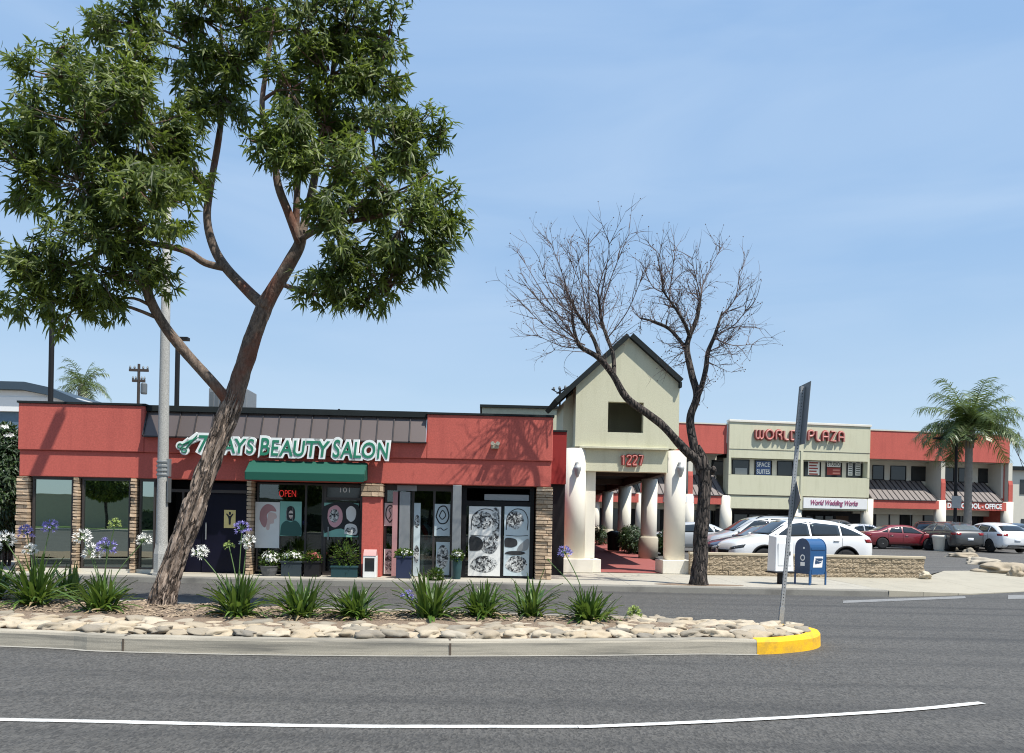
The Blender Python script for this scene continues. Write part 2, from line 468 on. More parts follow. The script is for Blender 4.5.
class MB:
    def __init__(s):
        s.bm = bmesh.new()
        s.mi = 0
    def _f(s, vs):
        try:
            f = s.bm.faces.new(vs); f.material_index = s.mi
            return f
        except ValueError: return None
    def box(s, x0, x1, y0, y1, z0, z1, mtx=None):
        if x0 > x1: x0, x1 = x1, x0
        if y0 > y1: y0, y1 = y1, y0
        if z0 > z1: z0, z1 = z1, z0
        c = [(x, y, z) for z in (z0, z1) for y in (y0, y1) for x in (x0, x1)]
        v = [s.bm.verts.new(mtx @ Vector(p) if mtx else p) for p in c]
        for f in ((0, 2, 3, 1), (4, 5, 7, 6), (0, 1, 5, 4), (2, 6, 7, 3), (0, 4, 6, 2), (1, 3, 7, 5)):
            s._f([v[i] for i in f])
        return s
    def poly(s, pts):
        s._f([s.bm.verts.new(p) for p in pts]); return s
    def hull(s, a, b):
        """prism between two equal rings of points"""
        n = len(a)
        va = [s.bm.verts.new(p) for p in a]; vb = [s.bm.verts.new(p) for p in b]
        s._f(va[::-1]); s._f(vb)
        for i in range(n): s._f([va[i], va[(i + 1) % n], vb[(i + 1) % n], vb[i]])
        return s
    def prism_y(s, xz, y0, y1):
        return s.hull([(x, y0, z) for x, z in xz], [(x, y1, z) for x, z in xz])
    def prism_x(s, yz, x0, x1):
        return s.hull([(x0, y, z) for y, z in yz], [(x1, y, z) for y, z in yz])
    def prism_z(s, xy, z0, z1):
        return s.hull([(x, y, z0) for x, y in xy], [(x, y, z1) for x, y in xy])
    def tube(s, pts, rad, n=8, cap=True, jit=0, ridge=0):
        pts = [Vector(p) for p in pts]
        if not hasattr(rad, '__len__'): rad = [rad] * len(pts)
        rings = []
        ref = None; arc = 0
        for i, p in enumerate(pts):
            if i: arc += (p - pts[i - 1]).length
            t = (pts[min(i + 1, len(pts) - 1)] - pts[max(i - 1, 0)])
            if t.length < 1e-9: t = Vector((0, 0, 1))
            t.normalize()
            if ref is None: ref = t.orthogonal().normalized()
            ref = (ref - t * ref.dot(t))
            ref = ref.normalized() if ref.length > 1e-6 else t.orthogonal().normalized()
            b = t.cross(ref)
            ring = []
            for k in range(n):
                a = 2 * PI * k / n
                r = rad[i]
                if jit: r *= 1 + jit * (noise.noise(Vector((p.x * 3 + math.cos(a) * 1.4, p.y * 3 + math.sin(a) * 1.4, p.z * 1.7))))
                if ridge:
                    aa = a + .35 * arc
                    q = 1 - 2 * abs(noise.noise(Vector((math.cos(aa) * 3.6, math.sin(aa) * 3.6, arc * 1.5 + 7))))
                    q2 = 1 - 2 * abs(noise.noise(Vector((math.cos(aa) * 8, math.sin(aa) * 8, arc * 3.2 + 3))))
                    r *= 1 + ridge * (-max(0, q - .45) * 1.9 - .55 * max(0, q2 - .4) + .12)
                ring.append(s.bm.verts.new(p + (ref * math.cos(a) + b * math.sin(a)) * r))
            rings.append(ring)
        for i in range(len(rings) - 1):
            for k in range(n):
                s._f([rings[i][k], rings[i][(k + 1) % n], rings[i + 1][(k + 1) % n], rings[i + 1][k]])
        if cap:
            s._f(rings[0][::-1]); s._f(rings[-1])
        return s
    def lathe(s, prof, n=16, c=(0, 0, 0), axis='Z'):
        rings = []
        for r, z in prof:
            ring = []
            for k in range(n):
                a = 2 * PI * k / n
                if axis == 'Z': p = (c[0] + r * math.cos(a), c[1] + r * math.sin(a), c[2] + z)
                else: p = (c[0] + r * math.cos(a), c[1] + z, c[2] + r * math.sin(a))
                ring.append(s.bm.verts.new(p))
            rings.append(ring)
        for i in range(len(rings) - 1):
            for k in range(n):
                s._f([rings[i][k], rings[i][(k + 1) % n], rings[i + 1][(k + 1) % n], rings[i + 1][k]])
        s._f(rings[0][::-1]); s._f(rings[-1])
        return s
    def blob(s, c, r, seed=0, rough=.2, sub=2, flat=(1, 1, 1)):
        g = bmesh.ops.create_icosphere(s.bm, subdivisions=sub, radius=1)
        for v in g['verts']:
            d = v.co.copy()
            k = 1 + rough * noise.noise(d * 1.6 + Vector((seed * 3.1, seed * 1.7, seed)))
            v.co = Vector((c[0] + d.x * r * flat[0] * k, c[1] + d.y * r * flat[1] * k, c[2] + d.z * r * flat[2] * k))
        return s
    def build(s, name, m, parent=None, smooth=False, bevel=0, fix=True):
        if fix: bmesh.ops.recalc_face_normals(s.bm, faces=s.bm.faces)
        me = bpy.data.meshes.new(name)
        s.bm.to_mesh(me); s.bm.free()
        return link(name, me, m, parent, smooth, bevel)

def smooth_path(pts, k=4):
    """Catmull-Rom through points (any dimension)"""
    P = [Vector(p) for p in pts]
    if len(P) < 3: return P
    o = []
    for i in range(len(P) - 1):
        a, b, c, d = P[max(i - 1, 0)], P[i], P[i + 1], P[min(i + 2, len(P) - 1)]
        for j in range(k):
            t = j / k
            o.append(.5 * ((2 * b) + (c - a) * t + (2 * a - 5 * b + 4 * c - d) * t * t + (3 * b - a - 3 * c + d) * t ** 3))
    o.append(P[-1])
    return o

def text_mesh(s, extrude=.0, offset=0, shear=0, res=4):
    cu = bpy.data.curves.new('text', 'FONT')
    cu.body = s
    cu.extrude = extrude
    cu.offset = offset
    cu.shear = shear
    cu.resolution_u = res
    cu.align_x = 'LEFT'
    o = bpy.data.objects.new('text', cu)
    COL.objects.link(o)
    dg = bpy.context.evaluated_depsgraph_get()
    me = bpy.data.meshes.new_from_object(o.evaluated_get(dg))
    bpy.data.objects.remove(o)
    bpy.data.curves.remove(cu)
    return me

def text_fit(name, s, m, parent, x0, x1, z0, z1, y, depth=.02, offset=0, shear=0, ref=None, axes=None):
    """letters standing upright facing -Y, fitted to a box; ref = the string whose bounds set the fit"""
    me = text_mesh(s, .5, offset, shear)
    rm = text_mesh(ref or s, .5, 0, shear)
    xs = [v.co.x for v in rm.vertices]; ys = [v.co.y for v in rm.vertices]
    ax, bx, ay, by = min(xs), max(xs), min(ys), max(ys)
    for v in me.vertices:
        u = x0 + (v.co.x - ax) / (bx - ax) * (x1 - x0)
        h = z0 + (v.co.y - ay) / (by - ay) * (z1 - z0)
        d = y - (v.co.z + .5) * depth
        v.co = (u, d, h)
    bpy.data.meshes.remove(rm)
    me.name = name
    return link(name, me, m, parent)

def copy_thing(o, loc, rz=None, label=None):
    c = o.copy(); COL.objects.link(c); c.location = loc
    if rz is not None: c.rotation_euler = (0, 0, rz)
    if label: c['label'] = label
    for ch in list(o.children):
        d = ch.copy(); COL.objects.link(d); d.parent = c
        for g in list(ch.children):
            e = g.copy(); COL.objects.link(e); e.parent = d
    return c
# ================================================================== the setting
def structure(o, name=None): return tag(o, kind='structure')

def lotz(Y): return .01 * Y

structure(MB().poly([(-700, -700, -.06), (700, -700, -.06), (700, 1500, -.06), (-700, 1500, -.06)]).build('ground', M['dirt']))
structure(MB().poly([(-120, -34, 0), (120, -34, 0), (120, 24, 0), (-120, 24, 0)]).build('road', M['asphalt']))

# far pavement and its kerb
KY = 19.22
structure(MB().poly([(-60, KY + .16, .15), (9.4, KY + .16, .15), (9.4, 23.9, .15), (9.4, 25, .15), (-60, 25, .15)]).build('pavement', M['concrete']))
mb = MB()
prof = [(KY - .02, -.03), (KY, .125), (KY + .03, .152), (KY + .158, .156), (KY + .158, -.03)]
mb.prism_x(prof, -60, 9.4)
structure(mb.build('kerb', M['far_kerb'], bevel=.0))
mb = MB()
for k in range(46):
    x = -60 + k * 3.05
    if x < 9: mb.box(x, x + 3.03, KY - .42, KY - .02, -.02, .008)
mb.bm.free()

# driveway apron, ramping from the gutter up to the parking lot
front = [(9.4, KY - .02, .15), (10.6, 19.55, .10), (12.0, 20.2, .03), (14.4, 21.6, .012), (18, 23.3, .012), (24, 25.4, .012)]
back = [(9.4, 23.9, .155), (11, 23.93, .17), (12.9, 24.0, .21), (14.9, 26.6, .272), (18.4, 27.6, .285), (24, 28.6, .292)]
mb = MB()
NA = 5
rows = [[Vector(f).lerp(Vector(b_), t / NA) for t in range(NA + 1)] for f, b_ in zip(front, back)]
vv = [[mb.bm.verts.new(p) for p in r_] for r_ in rows]
for i in range(len(vv) - 1):
    for j in range(NA):
        mb._f([vv[i][j], vv[i + 1][j], vv[i + 1][j + 1], vv[i][j + 1]])
bot = [[mb.bm.verts.new((p.x, p.y, -.03)) for p in (r_[0], )] for r_ in rows]
for i in range(len(vv) - 1): mb._f([bot[i][0], bot[i + 1][0], vv[i + 1][0], vv[i][0]])
structure(mb.build('driveway', M['apron']))

# parking lot, a gently rising sheet
def lot_sheet(pts): return [(x, y, lotz(y)) for x, y in pts]
mb = MB(); mb.poly(lot_sheet([(5.9, 24.05), (12.8, 24.02), (14.8, 26.5), (18.3, 27.5), (24, 28.5), (80, 29), (80, 90), (5.9, 90)]))
structure(mb.build('parking_lot', M['lot_asphalt']))
mb = MB()
def stripe(mb, a, b, wd, zf, lift=.006):
    a, b = Vector(a), Vector(b)
    d = (b - a).normalized(); n = Vector((-d.y, d.x)) * wd / 2
    mb.poly([(*(p), zf(p.y) + lift) for p in (a + n, b + n, b - n, a - n)])
for a, b in (((13.6, 29.4), (17.4, 28.9)), ((19.5, 33.5), (26, 33.0)), ((22.3, 40.2), (34, 39.4)),
             ((6.6, 27.6), (12.6, 27.6)), ((6.6, 30.6), (12.6, 30.6)), ((6.6, 34.2), (12.6, 34.2)), ((24, 37), (33, 36.2))):
    stripe(mb, a, b, .11, lotz)
for k in range(9): stripe(mb, (19 + k * 2.6, 42.8), (19 + k * 2.6, 47.4), .1, lotz)
structure(mb.build('bay_marking', M['worn_marking']))

# red covered walkway floor
mb = MB()
mb.poly([(1.3, 24.02, .168), (5.6, 24.02, .168), (5.88, 60, .62), (1.3, 60, .62)])
structure(mb.build('walkway', M['red_walk']))

# white lane line (two overlapping runs of paint) and the marks on the far lanes
def ribbon(mb, pts, wd, z):
    P = smooth_path([(p[0], p[1]) for p in pts], 8)
    L, Rr = [], []
    for i, p in enumerate(P):
        d = (P[min(i + 1, len(P) - 1)] - P[max(i - 1, 0)]).normalized()
        n = Vector((-d.y, d.x)) * wd / 2 * (1 + .10 * noise.noise(Vector((p.x * 5, p.y, 0))))
        L.append(mb.bm.verts.new((p.x + n.x, p.y + n.y, z))); Rr.append(mb.bm.verts.new((p.x - n.x, p.y - n.y, z)))
    for i in range(len(L) - 1): mb._f([Rr[i], Rr[i + 1], L[i + 1], L[i]])
mb = MB()
g0 = [G(px, py) for px, py in ((0, 720), (100, 722), (210, 724.5), (330, 726.5), (430, 727), (584, 727))]
g0 = [g0[0] + (g0[0] - g0[1]) * k for k in (5, 2, 1)] + g0
ribbon(mb, g0, .09, .006)
ribbon(mb, [G(px, py) for px, py in ((578, 728), (640, 725.5), (720, 722), (820, 716.5), (910, 710.5), (982, 703.5))], .085, .010)
structure(mb.build('lane_marking', M['marking']))
mb = MB()
mb.poly([G(843, 600.5, .006), G(965, 596, .006), G(966, 598.2, .006), G(843, 603, .006)])
mb.poly([G(1008, 595, .006), G(1060, 594, .006), G(1060, 597.5, .006), G(1008, 599.2, .006)])
structure(mb.build('road_marking', M['worn_marking']))

# ------------------------------------------------------------------ the planted median
MH = .19
front_px = [(0, 646), (100, 651), (220, 654), (330, 655.5), (450, 656), (600, 655.3), (700, 654), (757, 654.5)]
fr = [G(*p).to_2d() for p in front_px]
nose = [Vector((3.75, 10.38)), Vector((4.2, 10.7)), Vector((4.46, 11.1)), Vector((4.53, 11.5)), Vector((4.4, 11.85)), Vector((4.1, 12.0))]
backp = [Vector((3.2, 12.1)), Vector((2.0, 12.45)), Vector((0, 12.75)), Vector((-2.5, 12.98)), Vector((-5.5, 13.3)), Vector((-9, 13.9)), Vector((-14, 15.0)), Vector((-30, 18.0))]
left = [Vector((-30, 12.3)), Vector((-14, 10.3))]
front2 = left + fr
outer = smooth_path([(p.x, p.y, 0) for p in front2 + nose + backp], 5)
outer = [Vector((p.x, p.y)) for p in outer]
def inset(path, d):
    o = []
    for i, p in enumerate(path):
        t = (path[min(i + 1, len(path) - 1)] - path[max(i - 1, 0)]).normalized()
        o.append(p + Vector((-t.y, t.x)) * d)
    return o
lip = inset(outer, -.07)
edge = inset(outer, .025)
inner = inset(outer, .17)
def kerb_strip(i0, i1, m, name, lift=0.0, grow=0.0):
    mb = MB()
    secs = []
    for i in range(i0, i1 + 1):
        a, b, c = outer[i], edge[i], inner[i]
        t = (c - a).normalized()
        a2 = a - t * grow
        j = .008 * noise.noise(Vector((a.x * 2, a.y * 2, 5)))
        secs.append([mb.bm.verts.new(q) for q in ((a2.x, a2.y, -.03), (a2.x + t.x * .008, a2.y + t.y * .008, MH - .03 + j), (b.x, b.y, MH + lift + j), (c.x + t.x * grow, c.y + t.y * grow, MH + .004 + lift + j), (c.x + t.x * grow, c.y + t.y * grow, -.03))])
    for i in range(len(secs) - 1):
        for k in range(4): mb._f([secs[i][k], secs[i + 1][k], secs[i + 1][k + 1], secs[i][k + 1]])
    mb._f(secs[0]); mb._f(secs[-1][::-1])
    return structure(mb.build(name, m))
iy0 = next(i for i, p in enumerate(outer) if p.x > 3.18 and p.y < 11)
iy1 = next(i for i, p in enumerate(outer) if i > iy0 + 12 and p.x < 4.2 and p.y > 11)
kerb_strip(0, iy0, M['kerb'], 'median_kerb')
kerb_strip(iy0, iy1, M['yellow'], 'yellow_kerb', .004, .006)
kerb_strip(iy1, len(outer) - 1, M['kerb'], 'median_kerb')
# joints cut across the kerb
mb = MB()
for px in (100, 451):
    g = G(px, 655)
    i = min(range(len(outer)), key=lambda k: (outer[k] - g.to_2d()).length)
    a, c = outer[i], inner[i]
    t = (c - a).normalized(); n = Vector((-t.y, t.x)) * .012
    mb.poly([(*(a - t * .004 - n), 0), (*(a - t * .004 + n), 0), (*(a - t * .004 + n), MH - .03), (*(a - t * .004 - n), MH - .03)])
    mb.poly([(*(a + t * .03 - n), MH + .009), (*(a + t * .03 + n), MH + .009), (*(c + n), MH + .013), (*(c - n), MH + .013)])
structure(mb.build('kerb_joint', M['stone_dark']))
# gutter lip along the near kerb
mb = MB()
for i in range(0, iy0):
    a, b = outer[i], outer[i + 1]; c, d = lip[i], lip[i + 1]
    mb.poly([(c.x, c.y, .006), (d.x, d.y, .006), (b.x, b.y, .006), (a.x, a.y, .006)])
structure(mb.build('gutter', M['gutter']))
def soilz(x, y):
    b = MH - .03
    e = min((Vector((x, y)) - p).length for p in inner[::2])
    k = min(1, max(0, (e - .1) / .8))
    return b + .085 * k * k * (3 - 2 * k) + .02 * noise.noise(Vector((x * 1.7, y * 1.7, 0)))
mb = MB()
gx = [-20 + .22 * i for i in range(int(24.8 / .22) + 1)]
def span(x):
    ys = []
    for i in range(len(inner) - 1):
        a, b = inner[i], inner[i + 1]
        if (a.x - x) * (b.x - x) <= 0 and a.x != b.x: ys.append(a.y + (x - a.x) / (b.x - a.x) * (b.y - a.y))
    return (min(ys), max(ys)) if len(ys) >= 2 else None
cols = []
for x in gx:
    sp_ = span(x)
    if not sp_: continue
    y0, y1 = sp_
    cols.append([mb.bm.verts.new((x, y0 + (y1 - y0) * t / 14, soilz(x, y0 + (y1 - y0) * t / 14))) for t in range(15)])
for i in range(len(cols) - 1):
    for t in range(14): mb._f([cols[i][t], cols[i + 1][t], cols[i + 1][t + 1], cols[i][t + 1]])
structure(mb.build('planting_bed', M['mulch'], smooth=True))
# wood chips lying in the bed
v, f = [], []
for _ in range(5200):
    x = rnd.uniform(-9.5, 1.9)
    sp_ = span(x)
    y = rnd.uniform(sp_[0] + 1.3, sp_[1] - .05)
    if y > sp_[1]: continue
    z = soilz(x, y) + .012
    a = rnd.uniform(0, PI); l = rnd.uniform(.015, .055); wd = rnd.uniform(.006, .016)
    u = Vector((math.cos(a), math.sin(a), rnd.uniform(-.35, .35))) * l; n = Vector((-math.sin(a), math.cos(a), rnd.uniform(-.3, .3))) * wd
    c = Vector((x, y, z)); k = len(v)
    up = Vector((0, 0, .008))
    v += [c - u - n, c + u - n, c + u + n, c - u + n, c + up]
    f += [(k, k + 1, k + 4), (k + 1, k + 2, k + 4), (k + 2, k + 3, k + 4), (k + 3, k, k + 4)]
tag(pydata('wood_chips', v, f, M['chip']), kind='stuff', label='brown wood chip mulch spread over the planted median', cat='mulch')

# river stones bedded along the near kerb, each one a stone of its own
stone_me = []
for k in range(14):
    mb = MB()
    mb.blob((0, 0, 0), 1, seed=k + 3, rough=.75, sub=3)
    for v_ in mb.bm.verts:
        v_.co.z = v_.co.z * .75 if v_.co.z > 0 else v_.co.z * .4
        if v_.co.z > .45: v_.co.z = .45 + (v_.co.z - .45) * .35
    o = mb.build('river_stone', M['cobble_grey'] if k % 4 == 3 else M['cobble'], smooth=True)
    stone_me.append(o.data)
    bpy.data.objects.remove(o)
placed = []
def try_stone(x, y, a, b, rz, lab):
    for (px_, py_, pr) in placed:
        if math.hypot((px_ - x), (py_ - y) * 1.3) < (pr + a) * .82: return False
    o = bpy.data.objects.new('river_stone', rnd.choice(stone_me))
    COL.objects.link(o)
    o.location = (x, y, MH - .015 + a * .12)
    o.scale = (a, b, a * rnd.uniform(.55, .8))
    o.rotation_euler = (rnd.uniform(-.22, .22), rnd.uniform(-.15, .15), rz)
    tag(o, lab, 'stone', 'river stones bedded along the median kerb')
    placed.append((x, y, a))
    return True
LST = 'pale rounded river stone bedded beside its neighbours along the median kerb'
n_ = 0
for a_try in (.17, .15, .125, .105, .08):
    for _ in range(2600):
        x = rnd.uniform(-7.4, 4.45)
        sp_ = span(x)
        if not sp_: continue
        wband = 1.08 if x < .9 else 1.08 + (x - .9) * 1.2
        y = sp_[0] + rnd.uniform(.08, wband - .05)
        if y > sp_[1] - a_try * .7 or y - sp_[0] < a_try * .66: continue
        if n_ >= 296: break
        a = a_try * rnd.uniform(.88, 1.12)
        if try_stone(x, y, a, a * rnd.uniform(.68, .9), rnd.uniform(-.5, .5), LST): n_ += 1

# across the street behind the camera: what the shop windows reflect
structure(MB().box(-60, 60, -37, -34, -.03, .15).build('pavement', M['concrete']))
structure(MB().box(-60, 60, -60, -37, -.03, .17).build('lawn', M['grass']))
# ================================================================== the beauty salon
FA = Frame(-12.85, 20.12, 2.2)
sal = empty('salon_building', FA.world(0, 0, .15), FA.a,
            'long single storey red stucco shop building with stacked stone columns and a brown metal mansard', 'building')
def sZ(px, py, d=0): return FA.Z(px, py, d) - .15
def sS(px, py=520, d=0): return FA.S(px, py, d)
LEN = sS(552, 440)
xl0, xl1, xr0 = sS(20, 430), sS(145, 430), sS(427, 440)
zL, zR = sZ(80, 404.5), sZ(490, 416)
zBand, zLow = sZ(80, 451), sZ(80, 477)
zMt, zMb = sZ(290, 412), sZ(290, 439.5)
print('salon', LEN, xl0, xl1, xr0, zL, zR, zBand, zLow, zMt, zMb)
DB = 9.5
# shell
mb = MB()
mb.box(0.02, .25, .5, DB, 0, zLow + .3)
mb.box(LEN - .25, LEN - .02, .5, DB, 0, zLow + .3)
mb.box(.25, LEN - .25, DB - .25, DB, 0, zLow + .3)
mb.build('wall', M['red'], sal)
MB().box(.25, LEN - .25, .52, DB - .25, zLow + .1, zLow + .35).build('roof', M['roof_dark'], sal)
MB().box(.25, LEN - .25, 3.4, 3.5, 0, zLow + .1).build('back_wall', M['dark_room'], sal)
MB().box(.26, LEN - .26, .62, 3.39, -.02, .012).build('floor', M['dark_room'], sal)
# lower fascia and upper bands
MB().box(0, LEN, 0, .5, zLow, zBand - .003).build('lower_fascia', M['red'], sal, bevel=.015)
MB().box(-.02, xl1, -.05, .5, zBand, zL).build('parapet', M['red'], sal, bevel=.02)
MB().box(xl1 + .003, xr0 - .003, -.048, .5, zBand, zMb + .02).build('sign_band', M['red'], sal, bevel=.02)
MB().box(xr0, LEN + .02, -.05, .5, zBand, zR).build('parapet', M['red'], sal, bevel=.02)
for (a, b, z) in ((-.05, xl1 + .03, zL), (xr0 - .03, LEN + .05, zR)):
    MB().box(a, b, -.08, .53, z + .002, z + .055).build('coping', M['roof_dark'], sal)
# mansard with standing seams
mb = MB(); ms = MB()
npan = 17
e0, e1 = Vector((0, -.17, zMb)), Vector((0, .12, zMt - .06))
for k in range(npan):
    a = xl1 + .02 + (xr0 - xl1 - .04) * k / npan; b = xl1 + .02 + (xr0 - xl1 - .04) * (k + 1) / npan
    mb.mi = 0
    mb.hull([(a + .004, e0.y, e0.z), (b - .004, e0.y, e0.z), (b - .004, e1.y, e1.z), (a + .004, e1.y, e1.z)],
            [(a + .004, e0.y + .03, e0.z - .012), (b - .004, e0.y + .03, e0.z - .012), (b - .004, e1.y + .03, e1.z - .012), (a + .004, e1.y + .03, e1.z - .012)])
    mb.mi = 1
    mb.hull([(a - .014, e0.y - .004, e0.z), (a + .014, e0.y - .004, e0.z), (a + .014, e1.y, e1.z), (a - .014, e1.y, e1.z)],
            [(a - .014, e0.y - .03, e0.z + .014), (a + .014, e0.y - .03, e0.z + .014), (a + .014, e1.y - .03, e1.z + .014), (a - .014, e1.y - .03, e1.z + .014)])
pan = mb.build('mansard', [M['mansard'], M['seam']], sal)
MB().box(xl1 + .004, xr0 - .004, -.18, -.051, zMb - .03, zMb - .004).build('eave', M['seam'], sal)
MB().box(xl1 + .004, xr0 - .004, .04, .5, zMt - .05, zMt + .10).build('roof_edge', M['roof_dark'], sal)
for xx in (xl1 + .006, xr0 - .012):
    MB().hull([(xx, -.165, zMb - .002), (xx, .5, zMb - .002), (xx, .5, zMt - .06), (xx, .11, zMt - .06)],
              [(xx + .006, -.165, zMb - .002), (xx + .006, .5, zMb - .002), (xx + .006, .5, zMt - .06), (xx + .006, .11, zMt - .06)]).build('mansard_end', M['red'], sal)

# stacked ledger stone columns
def ledger(x0, x1, y0, y1, z0, z1, ch=.085, jut=.06):
    mb = MB()
    mb.box(x0 + .03, x1 - .03, y0 + .03, y1, z0, z1)
    z = z0
    while z < z1 - .02:
        h = min(ch * rnd.uniform(.65, 1.35), z1 - z)
        x = x0
        while x < x1 - .02:
            l = min(rnd.uniform(.14, .38), x1 - x)
            if x1 - x - l < .09: l = x1 - x
            j = rnd.uniform(0, jut)
            zz = rnd.uniform(0, .008)
            mb.hull([(x + .004, y0 - j, z + .009 + zz), (x + l - .004, y0 - j + rnd.uniform(-.008, .008), z + .009), (x + l - .004, y0 - j, z + h - .009 - zz), (x + .004, y0 - j + rnd.uniform(-.008, .008), z + h - .009)],
                    [(x + .004, y1 - .01, z + .009 + zz), (x + l - .004, y1 - .01, z + .009), (x + l - .004, y1 - .01, z + h - .009 - zz), (x + .004, y1 - .01, z + h - .009)])
            x += l
        z += h
    return mb
zT = zLow - .004
for a, b in ((15, 29), (72, 79), (129.5, 137), (245.5, 252.5), (535, 553.5)):
    ledger(sS(a) + .03, sS(b) - .03, -.01, .42, 0, zT).build('stone_column', M['stone'], sal)
# mirror windows on the left
def window(a, b, z0, z1, y=.3, glass='glass', fw=.045, parent=sal, mull=()):
    mb = MB()
    mb.box(a, b, y - .04, y + .05, z0, z0 + fw); mb.box(a, b, y - .04, y + .05, z1 - fw, z1)
    mb.box(a, a + fw, y - .04, y + .05, z0 + fw, z1 - fw); mb.box(b - fw, b, y - .04, y + .05, z0 + fw, z1 - fw)
    for m_x in mull: mb.box(m_x - fw / 2, m_x + fw / 2, y - .038, y + .05, z0 + fw, z1 - fw)
    fo = mb.build('window', M['bronze'], parent)
    MB().box(a + fw, b - fw, y, y + .012, z0 + fw, z1 - fw).build('pane', M[glass], fo)
    return fo
for a, b in ((30, 71.5), (79.7, 129), (137.5, 154)):
    window(sS(a) + .01, sS(b) - .01, .1, zT - .03, .12)
MB().box(sS(29) + .02, sS(154.5), .06, .5, 0, .095).build('window_sill', M['cream'], sal)
MB().box(sS(29) + .02, sS(154.5), .05, .5, zT - .028, zT).build('header', M['bronze'], sal)
# recessed dark entrance with a navy door
ea, eb = sS(155), sS(245)
mb = MB()
mb.box(ea, ea + .06, .1, 1.2, 0, zT); mb.box(ea + .06, eb, 1.2, 1.3, 0, zT)
mb.build('recess', M['black'], sal)
mb = MB(); mb.box(ea + .07, eb - .01, .35, .42, 2.15, 2.23); mb.box(ea + .55, ea + .61, .35, .42, 0, 2.15)
mb.build('entrance_frame', M['bronze'], sal)
da, db = sS(196), sS(244.5)
dr = MB().box(da, db, .46, .53, .02, zT - .06).build('door', M['navy'], sal, bevel=.01)
MB().tube([(da + .12, .40, .9), (da + .12, .40, 1.35)], .018, 8).build('handle', M['grey_metal'], dr)
MB().box(ea + .62, da - .02, .5, .55, .02, zT - .5).build('side_panel', M['navy'], sal)
MB().box(ea + .06, eb, .1, 1.19, -.01, .006).build('threshold', M['kerb'], sal)
# salon shop window and its door, under the green awning
wa, wb = sS(253), sS(361)
window(wa + .01, sS(321), .08, zT - .03, .32, 'glass_clear', .045, sal, (sS(276.5) * 0 + sS(303),))
dw = sS(321) + .01
mb = MB()
mb.box(dw, dw + .07, .25, .36, 0, zT - .03); mb.box(wb - .08, wb - .01, .25, .36, 0, zT - .03)
mb.box(dw + .07, wb - .08, .25, .36, zT - .12, zT - .03); mb.box(dw + .07, wb - .08, .25, .36, 2.02, 2.09); mb.box(dw + .07, wb - .08, .25, .36, 0, .12)
gd = mb.build('glass_door', M['bronze'], sal)
MB().box(dw + .07, wb - .08, .30, .312, .12, 2.02).build('pane', M['glass_clear'], gd)
MB().box(dw + .07, wb - .08, .30, .312, 2.09, zT - .12).build('transom', M['dark_glass'], gd)
MB().tube([(dw + .14, .22, .95), (dw + .14, .22, 1.3)], .016, 8).build('handle', M['grey_metal'], gd)
text_fit('suite_number', '101', M['letter_white'], gd, sS(338, 490), sS(348, 490), sZ(343, 492), sZ(343, 487), .296, .004)
# red plaster pier with a stone cap
pa, pb = sS(362), sS(381.5)
MB().box(pa, pb, -.02, .45, 0, zT - .36).build('pier', M['red'], sal, bevel=.01)
ledger(pa - .03, pb + .03, -.07, .42, zT - .355, zT - .01, .12, .02).build('pier_cap', M['stone'], sal)
# display bay
ba, bb = sS(382.5), sS(452)
mb = MB()
mb.box(ba, bb, .40, .47, zT - .16, zT - .003); mb.box(ba, bb, .40, .47, 0, .1)
for px in (383.5, 397, 411.5, 433, 451): mb.box(sS(px) - .03, sS(px) + .03, .40, .47, .1, zT - .16)
bay = mb.build('shopfront', M['bronze'], sal)
MB().box(ba, bb, .44, .452, .1, zT - .16).build('pane', M['glass_clear'], bay)
MB().box(sS(395), sS(415), .36, .395, zT - .17, zT - .02).build('sign_box', M['grey_metal'], bay)
MB().box(sS(391.5), sS(396.5), .2, .39, .02, zT - .2).build('pilaster', M['paper_pink'], bay)
MB().box(sS(398.5), sS(409), .2, .39, .02, zT - .2).build('pilaster', M['grey_metal'], bay)
MB().box(sS(452.3), sS(461), -.0, .42, 0, zT).build('pilaster', M['grey_metal'], sal, bevel=.01)
# right hand window with a panelled transom
ra, rb = sS(461.5), sS(534.5)
mb = MB()
mb.box(ra, ra + .12, .28, .4, 0, zT - .003); mb.box(rb - .12, rb, .28, .4, 0, zT - .003)
mb.box(ra + .12, rb - .12, .28, .4, zT - .06, zT - .003); mb.box(ra + .12, rb - .12, .28, .4, sZ(500, 506), sZ(500, 501)); mb.box(ra + .12, rb - .12, .28, .4, 0, .09)
mb.box(sS(501), sS(503.5), .28, .4, .09, sZ(500, 506))
rw = mb.build('window', M['black'], sal)
MB().box(ra + .12, rb - .12, .33, .342, .09, sZ(500, 506)).build('pane', M['glass_clear'], rw)
MB().box(sS(484), rb - .14, .32, .36, sZ(500, 500), sZ(500, 494)).build('transom', M['grey_metal'], rw)
# wall light on the right parapet
ls, lz = FA.hit(495, 446, -.13); lz -= .15
wl = MB().box(ls - .1, ls + .1, -.2, -.051, lz - .07, lz + .07).build('flood_light', M['beige'], sal, bevel=.015)
for dx in (-.07, .07): MB().lathe([(.035, -.0), (.055, -.11), (.05, -.125)], 10, (ls + dx, -.2, lz + .05), 'Y').build('lamp', M['beige'], wl, smooth=True)

